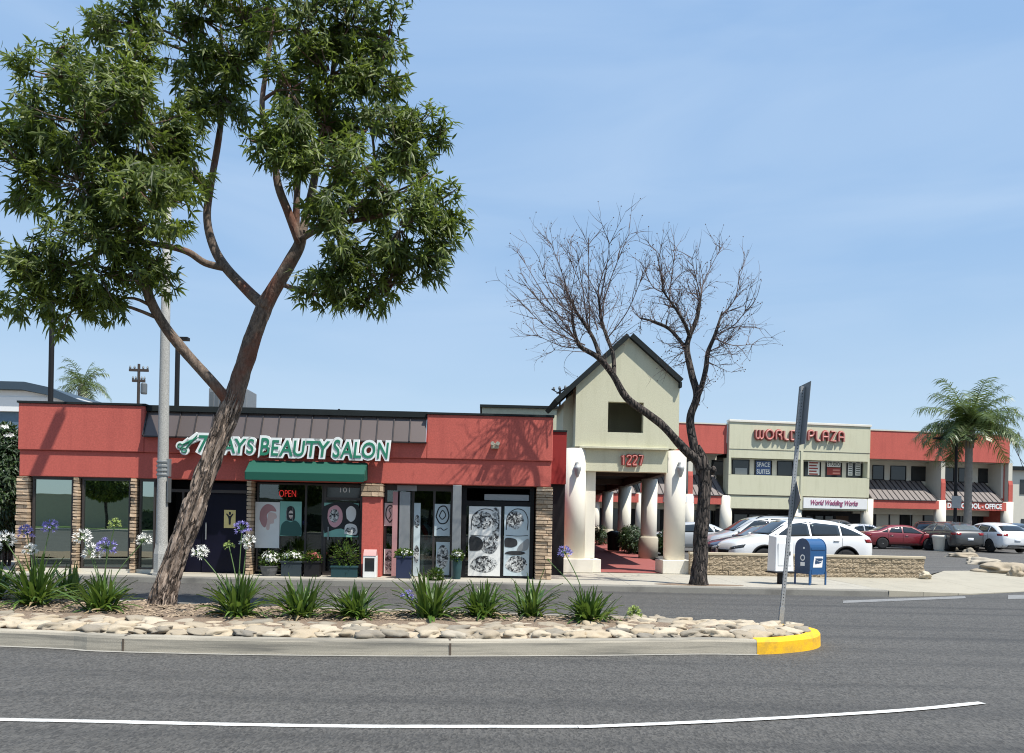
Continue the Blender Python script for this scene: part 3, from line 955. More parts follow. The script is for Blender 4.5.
# awning
aw0, aw1 = sS(245.5, 470, -.5), sS(365, 470, -.5)
az1, az0, azv = sZ(305, 461.5, -.13), sZ(305, 473, -.55), sZ(305, 481, -.55)
mb = MB()
mb.prism_x([(-.005, az1 - .01), (-.14, az1), (-.56, az0 + .02), (-.58, az0), (-.58, azv), (-.56, azv), (-.55, az0 - .02), (-.15, az1 - .04), (-.005, az1 - .05)], aw0 + .02, aw1 - .02)
for xx in (aw0, aw1 - .02):
    mb.prism_x([(-.006, az1 - .012), (-.141, az1 - .002), (-.57, az0), (-.57, azv + .02), (-.006, azv + .08)], xx, xx + .02)
mb.build('awning', M['awning'], sal, bevel=.008)

# ------------------------------------------------------------------ salon sign, its own thing on the band
def on_salon(name, label, cat, group=None): return empty(name, FA.world(0, 0, .15), FA.a, label, cat, group)
sg = on_salon('salon_sign', 'green white-edged letters and scissors reading 7 DAYS BEAUTY SALON on the red band', 'sign')
def lf(txt, a, b, pt, pb):
    """lettering fitted between two pixels of the band"""
    x0, x1 = sS(a, 447, -.2), sS(b, 447, -.2)
    z0, z1 = sZ((a + b) / 2, pb, -.2), sZ((a + b) / 2, pt, -.2)
    n = len(txt)
    me = text_mesh(txt, .5)
    # bounds of every letter: islands are sorted by x through single glyph meshes
    wd = [text_mesh(txt[:k + 1], .1) for k in range(n)]
    full = max(v.co.x for v in wd[-1].vertices); lo = min(v.co.x for v in me.vertices)
    prev = lo
    for k, chh in enumerate(txt):
        hi = max(v.co.x for v in wd[k].vertices)
        g0 = text_mesh(chh, .1); gw = max(v.co.x for v in g0.vertices) - min(v.co.x for v in g0.vertices)
        l0 = hi - gw
        u0 = x0 + (l0 - lo) / (full - lo) * (x1 - x0); u1 = x0 + (hi - lo) / (full - lo) * (x1 - x0)
        grow = 1.12 if k == 0 else 1
        zz1 = z0 + (z1 - z0) * grow
        par = text_fit('letter', chh, M['letter_white'], sg, u0, u1, z0, zz1, -.19, .07, .12, .12, ref=chh)
        text_fit('letter_face', chh, M['letter_green'], par, u0, u1, z0, zz1, -.262, .012, .012, .12, ref=chh)
        bpy.data.meshes.remove(g0)
    for m_ in wd: bpy.data.meshes.remove(m_)
    bpy.data.meshes.remove(me)
lf('7', 199.5, 209, 437.5, 452); lf('DAYS', 211, 254.5, 439, 453); lf('BEAUTY', 261, 330, 441, 456); lf('SALON', 333.5, 389, 442.5, 458)
# scissors emblem: white board cut round a green pair of scissors
def sp(px, py): return (sS(px, py, -.2), sZ(px, py, -.2))
mb = MB()
for a, b, r in (((181, 447), (190, 440), .085), ((184, 450), (190, 440), .085), ((188, 443), (199, 434.5), .085), ((188, 443), (200, 438), .075)):
    a, b = sp(*a), sp(*b)
    mb.tube([(a[0], -.215, a[1]), (b[0], -.215, b[1])], r, 12)
for p in ((181, 446), (185, 450.5)):
    c = sp(*p); mb.lathe([(.12, -.03), (.12, .03)], 18, (c[0], -.215, c[1]), 'Y')
for v_ in mb.bm.verts: v_.co.y = -.215 + max(-.035, min(.03, (v_.co.y + .215)))
em = mb.build('emblem', M['letter_white'], sg)
mb = MB()
for c, b in (((181, 446), (199.5, 437.5)), ((185, 450.5), (198.5, 434.8))):
    c_, b_2 = sp(*c), sp(*b)
    ring = [(c_[0] + .06 * math.cos(t * PI / 8), -.257, c_[1] + .055 * math.sin(t * PI / 8)) for t in range(17)]
    mb.tube(ring, .017, 6)
    dx, dz = b_2[0] - c_[0], b_2[1] - c_[1]; l = math.hypot(dx, dz); dx /= l; dz /= l
    mb.tube([(c_[0] + dx * .06, -.257, c_[1] + dz * .06), (c_[0] + dx * l * .5, -.257, c_[1] + dz * l * .5), (b_2[0], -.257, b_2[1])], [.018, .03, .008], 6)
mb.build('scissors', M['letter_green'], em)

# neon sign, notices and posters
ns = on_salon('neon_sign', 'small red neon OPEN sign hanging inside the dark shop window', 'sign')
text_fit('neon_letters', 'OPEN', M['neon'], ns, sS(279, 493, .26), sS(296, 493, .26), sZ(288, 497, .26), sZ(288, 490, .26), .27, .01, -.02)
def panel(name, px0, px1, py0, py1, y, m, label, cat, group=None, th=.006):
    e = on_salon(name, label, cat, group)
    xm, ym = (px0 + px1) / 2, (py0 + py1) / 2
    x0, x1, z0, z1 = sS(px0, ym, y), sS(px1, ym, y), sZ(xm, py1, y), sZ(xm, py0, y)
    MB().box(x0, x1, y, y + th, z0, z1).build('sheet', m, e)
    return e, (x0, x1, z0, z1, y)
def scribble(e, box, n, seed, m=None, r=.009, area=(.1, .9, .1, .9), name='drawing', loops=True):
    """loose ink outlines of heads and hair, as printed on the window posters"""
    x0, x1, z0, z1, y = box
    rr = random.Random(seed); mb = MB()
    for k in range(n):
        cx_, cz_ = rr.uniform(area[0], area[1]), rr.uniform(area[2], area[3])
        rx, rz_ = rr.uniform(.06, .2), rr.uniform(.04, .13)
        t0, t1 = rr.uniform(0, 6.28), rr.uniform(2.5, 6.6)
        P = []
        for i in range(13):
            t = t0 + t1 * i / 12
            q = 1 + .35 * noise.noise(Vector((t * 1.3, seed, k)))
            u = min(.98, max(.02, cx_ + rx * math.cos(t) * q)); v_ = min(.98, max(.02, cz_ + rz_ * math.sin(t) * q))
            P.append((x0 + u * (x1 - x0), y - .003, z0 + v_ * (z1 - z0)))
        mb.tube(P, r * rr.uniform(.6, 1.4), 4)
    for v_ in mb.bm.verts: v_.co.y = y - .003 + (v_.co.y - y + .003) * .2
    return mb.build(name, m or M['ink'], e)
def arcs(e, box, spec, m, r=.012, name='drawing'):
    x0, x1, z0, z1, y = box; mb = MB()
    for P, k in spec:
        mb.tube([(x0 + u * (x1 - x0), y - .004, z0 + v_ * (z1 - z0)) for u, v_ in smooth_path([(a, b, 0) for a, b in P], 4) and [(p.x, p.y) for p in smooth_path([(a, b, 0) for a, b in P], 4)]], r * k, 5)
    for v_ in mb.bm.verts: v_.co.y = y - .004 + (v_.co.y - y + .004) * .2
    return mb.build(name, m, e)
def shape(e, box, uv, m, dy=.003, name='print'):
    x0, x1, z0, z1, y = box
    P = [(p.x, p.y) for p in smooth_path([(a, b, 0) for a, b in uv + [uv[0]]], 4)[:-1]]
    mb = MB(); mb.prism_y([(x0 + u * (x1 - x0), z0 + v_ * (z1 - z0)) for u, v_ in P], y - dy - .002, y - dy)
    return mb.build(name, m, e)
def oval(cu, cv, ru, rv, n=9): return [(cu + ru * math.cos(2 * PI * k / n) * (1 + .12 * math.sin(3 * k)), cv + rv * math.sin(2 * PI * k / n)) for k in range(n)]
e, b = panel('notice', 224, 235.5, 510, 528, .445, M['paper_yellow'], 'small yellow notice with a dark figure pinned to the navy door', 'notice')
shape(e, b, [(.42, .2), (.58, .2), (.62, .55), (.8, .75), (.74, .8), (.55, .68), (.45, .68), (.26, .8), (.2, .75), (.38, .55)], M['ink'])
shape(e, b, [(.42, .74), (.58, .74), (.58, .88), (.42, .88)], M['ink'])
e, b = panel('poster', 255, 279.5, 502, 548, .262, M['paper'], 'white poster with the pink profile of a head in the salon window', 'poster')
shape(e, b, [(.18, .62), (.22, .82), (.45, .95), (.72, .92), (.86, .80), (.62, .80), (.48, .72), (.50, .6), (.42, .45), (.28, .5)], M['paper_pink'])
shape(e, b, [(.55, .78), (.82, .76), (.88, .66), (.78, .62), (.76, .54), (.62, .52), (.58, .40), (.46, .42), (.5, .62)], mat('skin_print', (.62, .47, .43), .7))
e, b = panel('poster', 280, 301.5, 501.5, 536, .262, M['paper_green'], 'green poster of a person with long black hair and dark top beside the white poster', 'poster')
shape(e, b, [(.35, .45), (.28, .65), (.34, .82), (.5, .87), (.66, .80), (.70, .62), (.64, .45)], M['ink'], .003, 'hair')
shape(e, b, [(.42, .56), (.41, .68), (.5, .74), (.6, .68), (.58, .56), (.5, .5)], mat('face_print', (.60, .52, .47), .7), .006, 'face')
shape(e, b, [(.02, .02), (.08, .32), (.3, .44), (.5, .40), (.72, .45), (.95, .3), (.98, .02)], mat('teal_print', (.03, .10, .085), .7), .009, 'clothes')
shape(e, b, [(.42, .655), (.59, .655), (.585, .61), (.425, .61)], M['ink'], .009, 'eyes')
shape(e, b, [(.46, .535), (.55, .535), (.54, .555), (.47, .555)], M['paper_pink'], .009, 'lips')
for k_ in range(4): shape(e, b, [(.28 + .1 * k_, .46), (.30 + .1 * k_, .46), (.33 + .09 * k_, .8), (.31 + .09 * k_, .8)], M['grey_metal'], .0045, 'strand') if k_ in (0, 3) else None
e, b = panel('poster', 324, 358.5, 503, 537, .242, M['paper_green'], 'pale green poster with round pink and white portraits on the glass shop door', 'poster')
shape(e, b, [(.02, .1), (.0, .9), (.98, .95), (.98, .04), (.5, .25)], M['ink'])
shape(e, b, [(.1, .55), (.14, .82), (.36, .93), (.52, .75), (.52, .45), (.34, .28), (.18, .35)], mat('rose_print', (.62, .33, .36), .7), .007)
shape(e, b, [(.66, .55), (.64, .8), (.78, .92), (.92, .8), (.9, .55), (.78, .45)], M['paper'], .007)
shape(e, b, [(.6, .1), (.62, .34), (.78, .4), (.95, .32), (.94, .08)], M['paper'], .007)
shape(e, b, oval(.3, .62, .14, .2), M['portrait_print'], .010, 'portrait'); shape(e, b, oval(.78, .2, .15, .1), M['portrait_print'], .010, 'portrait')
e, b = panel('poster', 384.5, 396.5 - 1, 503, 526, .385, M['paper'], 'narrow white poster with an inked ring of hair beside the red pier', 'poster')
arcs(e, b, [([(.5, .15), (.15, .4), (.2, .75), (.5, .9), (.82, .75), (.85, .4), (.5, .15)], 1.3), ([(.4, .3), (.6, .5), (.4, .7), (.62, .8)], 1)], M['ink'])
e, b = panel('poster', 434.5, 450, 504, 536, .385, M['paper_blue'], 'pale blue poster with an inked eye shaped curl above a caption in the display bay', 'poster')
arcs(e, b, [([(.1, .6), (.3, .88), (.7, .92), (.92, .65), (.75, .42), (.35, .4), (.1, .6)], 1.5), ([(.3, .62), (.5, .8), (.72, .65), (.5, .52), (.3, .62)], 1.2), ([(.15, .2), (.4, .25), (.6, .18), (.85, .24)], 1)], M['ink'])
def collage(px0, px1, label, seed, m, flip=False):
    e, b = panel('poster', px0, px1, 506.5, 576, .27, m, label, 'poster')
    rr = random.Random(seed)
    shape(e, b, oval(.42, .80, .34, .13), M['portrait_print'], .003, 'portrait')
    shape(e, b, oval(.5, .17, .42, .12), M['portrait_print'], .003, 'portrait')
    if not flip:
        shape(e, b, oval(.66, .45, .28, .13), M['portrait_print'], .004, 'portrait')
        shape(e, b, [(.04, .36), (.04, .56), (.34, .55), (.46, .46), (.36, .37)], M['ink'], .006, 'dark_patch')
        shape(e, b, [(.74, .62), (.74, .95), (.93, .95), (.95, .60), (.85, .5)], M['portrait_print'], .005, 'hair')
    else:
        shape(e, b, [(.03, .42), (.05, .54), (.45, .53), (.52, .45), (.3, .41)], M['ink'], .005, 'dark_patch')
        shape(e, b, [(.5, .36), (.6, .44), (.95, .54), (.92, .38)], M['grey_metal'], .006, 'dark_patch')
        shape(e, b, oval(.45, .33, .4, .03), M['ink'], .007, 'dark_patch')
    arcs(e, b, [([(.08, .66), (.12, .86), (.42, .96), (.75, .94), (.92, .82), (.9, .66)], 1.2), ([(.06, .585), (.5, .575), (.94, .585)], .9)], M['ink'], .010)
    return e, b
collage(468.5, 500.5, 'tall white window poster crowded with inked portraits and a black patch', 21, M['paper'])
collage(504, 529.5, 'tall pale blue window poster of an inked arched portrait beside the stone column', 33, M['paper_blue'], True)
e, b = panel('poster', 413.5, 420, 503, 576, .386, M['paper_blue'], 'narrow pale strip poster at the left edge of the mannequin window', 'poster')
shape(e, b, oval(.5, .75, .4, .09), M['portrait_print'], .003, 'portrait'); shape(e, b, oval(.5, .3, .42, .12), M['portrait_print'], .003, 'portrait')
e, b = panel('poster', 436, 449.5, 542, 575, .386, M['paper_blue'], 'mottled lower poster under the eye shaped curl poster', 'poster')
shape(e, b, oval(.5, .55, .44, .36), M['portrait_print'], .003, 'portrait')
# mannequin in a white dress standing in the display bay
mx_, mz_ = sS(425, 540, .75), 0
mq = on_salon('mannequin', 'dark haired shop mannequin in a white dress and red scarf behind the display bay glass', 'mannequin')
mb = MB()
nfold = 40
prof = [(.235, .06), (.24, .10), (.235, .35), (.215, .62), (.18, .82), (.12, .98), (.10, 1.02)]
rings = []
for r_, z_ in prof:
    k_ = max(0, (1 - z_))
    rings.append([mb.bm.verts.new((mx_ + r_ * (1 + .07 * k_ * math.sin(9 * a_)) * math.cos(a_), .75 + .62 * r_ * (1 + .09 * k_ * math.sin(9 * a_)) * math.sin(a_), z_)) for a_ in [2 * PI * q / nfold for q in range(nfold)]])
for i in range(len(rings) - 1):
    for q in range(nfold): mb._f([rings[i][q], rings[i][(q + 1) % nfold], rings[i + 1][(q + 1) % nfold], rings[i + 1][q]])
mb._f(rings[0][::-1]); mb._f(rings[-1])
mb.build('dress', M['paper'], mq, smooth=True)
MB().lathe([(.07, 0), (.10, .02), (.05, .06)], 14, (mx_, .75, .012)).build('base', M['black'], mq)
mb = MB()
mb.lathe([(.10, 1.0), (.125, 1.1), (.14, 1.22), (.15, 1.32), (.11, 1.39), (.05, 1.43), (.045, 1.5)], 16, (mx_, .75, 0))
for sgn in (-1, 1): mb.tube(smooth_path([(mx_ + sgn * .13, .75, 1.33), (mx_ + sgn * .19, .75, 1.15), (mx_ + sgn * .19, .67, .95), (mx_ + sgn * .13, .62, .86)], 4), [.045, .043, .04, .038, .036, .036, .034, .034, .032, .03, .028, .026, .022], 8)
mb.build('torso', M['paper_blue'], mq, smooth=True)
mb = MB(); mb.blob((mx_, .74, 1.58), .1, 2, .05, 3, (.85, 1, 1.18)); mb.tube([(mx_, .645, 1.57), (mx_, .625, 1.55)], [.02, .014], 6)
mb.build('head', mat('mannequin_skin', (.45, .40, .37), .5), mq, smooth=True)
mb = MB(); mb.blob((mx_, .77, 1.62), .115, 9, .2, 3, (.95, 1, 1.05)); mb.build('hair', M['black'], mq, smooth=True)
mb = MB(); mb.tube(smooth_path([(mx_ - .08, .65, 1.36), (mx_ - .02, .60, 1.26), (mx_ + .04, .60, 1.12), (mx_ + .02, .62, .98)], 4), [.06, .065, .07, .07, .07, .07, .07, .07, .065, .06, .06, .05, .03], 8)
mb.build('scarf', mat('scarf', (.45, .015, .02), .8), mq, smooth=True)

# planters and potted flowers lined up on the pavement in front of the shop
def florets(mb, c, r, n, sz, seed):
    rr = random.Random(seed)
    for _ in range(n):
        d = Vector((rr.gauss(0, 1), rr.gauss(0, 1), abs(rr.gauss(0, 1)) * .8)).normalized()
        p = Vector(c) + Vector((d.x * r[0], d.y * r[1], d.z * r[2])) * rr.uniform(.6, 1)
        u = d.orthogonal().normalized(); w_ = d.cross(u)
        a0 = rr.uniform(0, 6)
        for k in range(4):
            a = a0 + k * PI / 2
            t = u * math.cos(a) + w_ * math.sin(a); s_ = u * -math.sin(a) + w_ * math.cos(a)
            mb.poly([p, p + t * sz * .6 + s_ * sz * .35 + d * sz * .2, p + t * sz + d * sz * .3, p + t * sz * .6 - s_ * sz * .35 + d * sz * .2])
def leafball(mb, c, r, n, sz, seed):
    rr = random.Random(seed)
    for _ in range(n):
        d = Vector((rr.gauss(0, 1), rr.gauss(0, 1), rr.gauss(0, .8) + .2)).normalized()
        p = Vector(c) + Vector((d.x * r[0], d.y * r[1], d.z * r[2])) * rr.uniform(.35, 1)
        t = (d + Vector((rr.uniform(-.6, .6), rr.uniform(-.6, .6), rr.uniform(-.5, .5)))).normalized()
        s_ = t.cross(Vector((rr.random(), rr.random(), rr.random()))).normalized()
        l = sz * rr.uniform(.7, 1.3)
        mb.poly([p, p + t * l * .5 + s_ * l * .22, p + t * l, p + t * l * .5 - s_ * l * .22])
def planter(name, pa, pb, top, label, cat, boxmat, flower, seed, depth=.28, y=-.34, round_=False, fn=130, lh=.18):
    e = on_salon(name, label, cat)
    x0, x1 = sS(pa, 565, y), sS(pb, 565, y); z1 = sZ((pa + pb) / 2, top, y)
    cx_ = (x0 + x1) / 2
    if round_:
        r_ = (x1 - x0) / 2
        MB().lathe([(r_ * .72, 0), (r_ * .9, z1 * .5), (r_, z1 * .94), (r_ * 1.06, z1 * .95), (r_ * 1.06, z1), (r_ * .9, z1), (r_ * .85, z1 - .04)], 20, (cx_, y + depth / 2, 0)).build('pot', boxmat, e, smooth=False)
    else:
        mb = MB(); mb.box(x0, x1, y, y + depth, 0, z1 - .05); mb.box(x0 - .02, x1 + .02, y - .02, y + depth + .02, z1 - .05, z1)
        mb.build('pot', boxmat, e, bevel=.01)
    mb = MB(); leafball(mb, (cx_, y + depth / 2, z1 + lh * .3), ((x1 - x0) * .55, depth * .55, lh), 420, .09, seed); mb.build('foliage', M['strap'], e)
    if flower:
        mb = MB(); florets(mb, (cx_, y + depth / 2, z1 + lh * .4), ((x1 - x0) * .58, depth * .6, lh), fn, .034, seed + 1); mb.build('flowers', flower, e)
    return e
planter('flower_pot', 259, 277, 566, 'dark mottled round pot of leafy plants with white flowers below the pink portrait poster', 'flower pot', mat('dark_pot', (.11, .11, .11), .8, var=.5, vscale=14), M['petal_white'], 41, round_=True, lh=.3)
planter('planter_box', 281, 301, 561, 'dark slate planter box topped with white flowers below the green poster', 'planter', mat('slate', (.02, .032, .04), .7), M['petal_white'], 42)
planter('planter_box', 304, 319, 561, 'black planter box with a few pink flowers between slate box and teal tub', 'planter', M['black'], M['petal_pink'], 43, fn=60)
planter('plant_tub', 331, 357, 566, 'dark teal tub with a tall bluish leafy plant standing before the shop door', 'plant tub', mat('teal', (.006, .04, .045), .6), None, 44, lh=.55, y=-.4)
planter('planter_box', 396, 411, 556, 'tall dark blue planter box in front of the grey pilaster', 'planter', mat('deep_blue', (.012, .02, .055), .6), M['petal_white'], 45, y=-.42, fn=50, lh=.12)
planter('plant_tub', 452, 462, 558, 'slim dark teal pot with white blossoms at the foot of the grey pilaster', 'flower pot', mat('teal_pot', (.015, .055, .06), .6), M['petal_white'], 46, y=-.42, round_=True, lh=.14)
planter('shrub_pot', 428, 442, 580, 'low black pot of dark shrubby leaves before the white dressed mannequin', 'plant pot', M['black'], None, 47, y=-.95, round_=True, lh=.22)
# white newspaper style display box
e = on_salon('newspaper_box', 'white display cabinet with a rounded pink top beside the red pier', 'box')
x0, x1 = sS(362.5, 560, -.45), sS(376, 560, -.45)
z1 = sZ(369, 556, -.45)
MB().box(x0, x1, -.38, -.1, 0, z1).build('case', M['paper'], e, bevel=.015)
mb = MB(); mb.prism_x([(-.39 + .29 * k / 10, z1 + .003 + .16 * math.sin(PI * k / 10)) for k in range(11)], x0 + .01, x1 - .01); mb.build('lid', mat('pink_lid', (.55, .30, .28), .6), e, smooth=False)
mb = MB(); mb.box(x0 + .05, x1 - .05, -.386, -.381, z1 * .3, z1 * .9); mb.build('window', M['dark_glass'], e)
# scribbled panel leaning under the narrow poster
e, b = panel('pattern_board', 384, 394.5, 549, 574, .375, M['paper'], 'small white panel of dense black pattern under the narrow ring poster', 'panel')
shape(e, b, oval(.5, .5, .42, .44), M['portrait_print'], .003, 'pattern')
# rooftop unit
ac = FA.world(sS(232, 400, 4), 4, .15 + zLow + .36)
acz = FA.Z(232, 391, 4) - (.15 + zLow + .36)
e = empty('rooftop_unit', ac, FA.a, 'grey boxy air conditioning unit on the salon roof behind the leaning trunk', 'air conditioner')
MB().box(-.55, .62, -.5, .5, 0, acz).build('casing', M['grey_metal'], e, bevel=.02)
mb = MB()
for k in range(7): mb.box(-.5 + k * .15, -.40 + k * .15, -.515, -.502, .15, acz - .12)
mb.build('grille', M['sign_back'], e)
va = FA.world(sS(339, 408, 5), 5, .15 + zLow + .36)
e = empty('vent_pipe', va, 0, 'thin dark vent pipe rising above the salon roof', 'pipe')
MB().tube([(0, 0, 0), (0, 0, FA.Z(339, 409, 5) - va.z)], .035, 8).build('pipe', M['black'], e)
# ================================================================== the gabled gateway
FT = Frame(W(574, 500, 24.0).x, 24.0, 4)
TB = .155
gate = empty('gateway_building', FT.world(0, 0, TB), FT.a,
             'pale green gabled gateway on fat white columns numbered 1227', 'gateway')
def tS(px, py=500, d=0): return FT.S(px, py, d)
def tZ(px, py, d=0): return FT.Z(px, py, d) - TB
TW = tS(679, 420)
zl = tZ(625, 447.5); zlb = tZ(625, 471.5)
apex = (tS(629, 338), tZ(629, 338)); re = (TW, tZ(679, 384)); le = (0, tZ(574, 386))
o0, o1, oz0, oz1 = tS(608, 416), tS(643.5, 416), tZ(625, 432.5), tZ(625, 402)
print('gate', TW, zl, zlb, apex, re, le, o0, o1, oz0, oz1)
TD = 2.3
def gable(mb, y0, y1, hole=True):
    s = lambda x: (apex[1] + (x - apex[0]) * (re[1] - apex[1]) / (re[0] - apex[0])) if x > apex[0] else (apex[1] + (apex[0] - x) * (le[1] - apex[1]) / (apex[0] - le[0]))
    if hole:
        mb.prism_y([(0, zl), (o0, zl), (o0, s(o0)), (0, le[1])], y0, y1)
        mb.prism_y([(o1, zl), (TW, zl), (TW, re[1]), (o1, s(o1))], y0, y1)
        mb.prism_y([(o0, zl), (o1, zl), (o1, oz0), (o0, oz0)], y0, y1)
        mb.prism_y([(o0, oz1), (o1, oz1), (o1, s(o1)), apex, (o0, s(o0))], y0, y1)
    else:
        mb.prism_y([(0, zl), (TW, zl), (TW, re[1]), apex, (0, le[1])], y0, y1)
mb = MB(); gable(mb, 0, .22)
wall = mb.build('gable_wall', M['green_wall'], gate)
bmesh_tmp = bmesh.new(); bmesh_tmp.from_mesh(wall.data); bmesh.ops.remove_doubles(bmesh_tmp, verts=bmesh_tmp.verts, dist=.0005); 
# drop the inner faces where the four pieces butt together
from collections import defaultdict
bmesh_tmp.faces.ensure_lookup_table()
seen = defaultdict(list)
for f_ in bmesh_tmp.faces: seen[tuple(sorted((round(v_.co.x, 3), round(v_.co.y, 3), round(v_.co.z, 3)) for v_ in f_.verts))].append(f_)
dead = [f_ for fs in seen.values() if len(fs) > 1 for f_ in fs]
bmesh.ops.delete(bmesh_tmp, geom=dead, context='FACES')
bmesh_tmp.to_mesh(wall.data); bmesh_tmp.free()
mb = MB(); gable(mb, TD - .2, TD, False); mb.build('rear_wall', M['green_wall'], gate)
mb = MB(); mb.box(0, .2, .222, TD - .202, zl, le[1] - .02); mb.box(TW - .2, TW, .222, TD - .202, zl, re[1] - .02); mb.build('side_wall', M['green_wall'], gate)
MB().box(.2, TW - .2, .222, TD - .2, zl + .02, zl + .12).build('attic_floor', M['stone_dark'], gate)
# set back return on the left
sb0 = tS(563, 430, .6)
MB().hull([(sb0, .6, zl - .02), (-.003, .6, zl - .02), (-.003, .6, tZ(572, 393, .6)), (sb0, .6, tZ(563, 402, .6))],
          [(sb0, TD, zl - .02), (-.003, TD, zl - .02), (-.003, TD, tZ(572, 393, .6)), (sb0, TD, tZ(563, 402, .6))]).build('return_wall', M['green_wall'], gate)
# roof slabs
def slab(a, b, th, y0, y1, name):
    d = Vector((b[0] - a[0], b[1] - a[1])).normalized(); n = Vector((-d.y, d.x))
    if n.y < 0: n = -n
    P = [a, b, (b[0] + n.x * th, b[1] + n.y * th), (a[0] + n.x * th, a[1] + n.y * th)]
    return MB().prism_y(P, y0, y1).build(name, M['roof_dark'], gate)
sl_l = (le[1] - apex[1]) / (le[0] - apex[0]); sl_r = (re[1] - apex[1]) / (re[0] - apex[0])
lx = tS(557.5, 400, -.1)
apx = (apex[0], apex[1] + .004)
slab(apx, (lx, apx[1] + sl_l * (lx - apex[0])), .15, -.16, TD + .1, 'roof')
slab((apx[0] + .004, apx[1]), (TW - .02, apx[1] + sl_r * (TW - .02 - apex[0])), .15, -.162, TD + .102, 'roof')
eb = (TW - .10, apx[1] + sl_r * (TW - .10 - apex[0]) - .20)
MB().box(TW - .04, TW + .03, -.16, TD, re[1] - .13, re[1] + .04).build('gutter', M['roof_dark'], gate)
# ledge, lintel and number
l0, l1 = tS(588, 458), tS(668, 458)
MB().box(tS(580, 446, -.1), tS(668.5, 446, -.1), -.13, .02, zl - .06, zl + .012).build('ledge', M['green_wall'], gate, bevel=.01)
MB().box(l0 - .2, l1 + .2, .03, .5, zlb, zl - .062).build('lintel', M['green_wall'], gate)
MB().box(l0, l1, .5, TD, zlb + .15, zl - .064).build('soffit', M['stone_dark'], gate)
sn = empty('street_number', FT.world(0, 0, TB), FT.a, 'raised dark red street number 1227 on the pale green lintel', 'sign')
gl_s = {'1': [[(.1, .8), (.3, 1), (.3, 0)]], '2': [[(0, .8), (.08, .95), (.3, 1), (.52, .95), (.6, .75), (.5, .55), (.05, .08), (.0, 0), (.6, 0)]], '7': [[(0, 1), (.6, 1), (.25, 0)]]}
a0, a1 = tS(620.5, 460), tS(643.5, 460); zb_, zt_ = tZ(632, 465.2), tZ(632, 455.6)
adv = (a1 - a0) / 4
for k, ch in enumerate('1227'):
    for m_, r_, dy, nm in ((M['letter_red'], .055, 0, 'digit'), (M['letter_pink'], .016, -.044, 'digit_face')):
        mb = MB()
        for P in gl_s[ch]:
            mb.tube([(a0 + adv * k + (.08 + u * 1.15) * adv, -.02 + dy, zb_ + v_ * (zt_ - zb_)) for u, v_ in P], r_, 8)
        if nm == 'digit': par = mb.build(nm, m_, sn)
        else: mb.build(nm, m_, par)
# the two fat front columns
def column(sc_, d, r, z1, pw, parent, base_h=None, name='column', m='white'):
    ph = base_h
    col = MB().lathe([(r, ph - .01), (r, z1)], 32, (sc_, d, 0)).build(name, M[m], parent, smooth=True)
    for p in col.data.polygons:
        if len(p.vertices) > 4: p.use_smooth = False
    return MB().box(sc_ - pw, sc_ + pw, d - pw, d + pw, 0, ph).build('plinth', M[m], col, bevel=.015)
phL = .42
cl = (tS(564.5, 510, -.2) + tS(587, 510, -.2)) / 2; cr_ = (tS(667.5, 510, -.2) + tS(689, 510, -.2)) / 2
column(cl, .2, .36, zl - .064, .55, gate, phL)
column(cr_, .2, .335, zl - .064, .47, gate, phL)
MB().box(cl + .36, tS(595, 510, .3), .25, .62, phL, tZ(594, 464.5, .3)).build('pilaster', M['white'], gate, bevel=.02)
MB().box(cl + .553, tS(598.5, 570, .2), -.2, .62, 0, phL - .01).build('pilaster_base', M['white'], gate, bevel=.015)
def sconce(sx, r):
    z_ = tZ(sx, 469) if sx > 500 else 0
    s_ = tS(sx, 469, -.2); y = .2 - r
    wl = MB().box(s_ - .045, s_ + .045, y - .07, y + .03, z_ - .02, z_ + .2).build('wall_lantern', M['galv'], gate, bevel=.01)
    MB().lathe([(.02, -.26), (.05, -.22), (.12, .0), (.125, .04), (.10, .08), (.04, .12), (.015, .17)], 12, (s_, y - .14, z_ - .02)).build('lamp', M['galv'], wl, smooth=True)
sconce(577, .36); sconce(680, .335)

# covered walkway behind the gateway: roof, beams and its row of columns
wk = empty('covered_walkway', (0, 27.8, 0), 0, 'dark roofed covered walkway on a receding row of round white columns behind the gateway', 'walkway')
ZR = 3.55
MB().box(1.25, 6.15, -1.3, 31, ZR + .35, ZR + .55).build('roof', M['roof_dark'], wk)
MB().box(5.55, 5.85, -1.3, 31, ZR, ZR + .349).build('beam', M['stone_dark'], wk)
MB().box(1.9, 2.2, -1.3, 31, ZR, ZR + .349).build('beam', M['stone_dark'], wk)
for k in range(5):
    Y = 32 + 7 * k
    zb_ = lotz(Y) - .07
    c = MB().lathe([(.33, zb_), (.33, ZR - .004)], 28, (5.66, Y - 27.8, 0)).build('column', M['white'], wk, smooth=True)
    MB().lathe([(.40, zb_), (.40, zb_ + .85), (.36, zb_ + .92)], 28, (5.66, Y - 27.8, 0)).build('collar', M['beige'], c, smooth=True)
    MB().box(2.2, 5.54, Y - 27.9, Y - 27.65, ZR + .1, ZR + .348).build('cross_beam', M['stone_dark'], wk)
MB().box(.9, 1.2, -.2, 31, 0, 3.6).build('wall', M['dark_red'], wk)

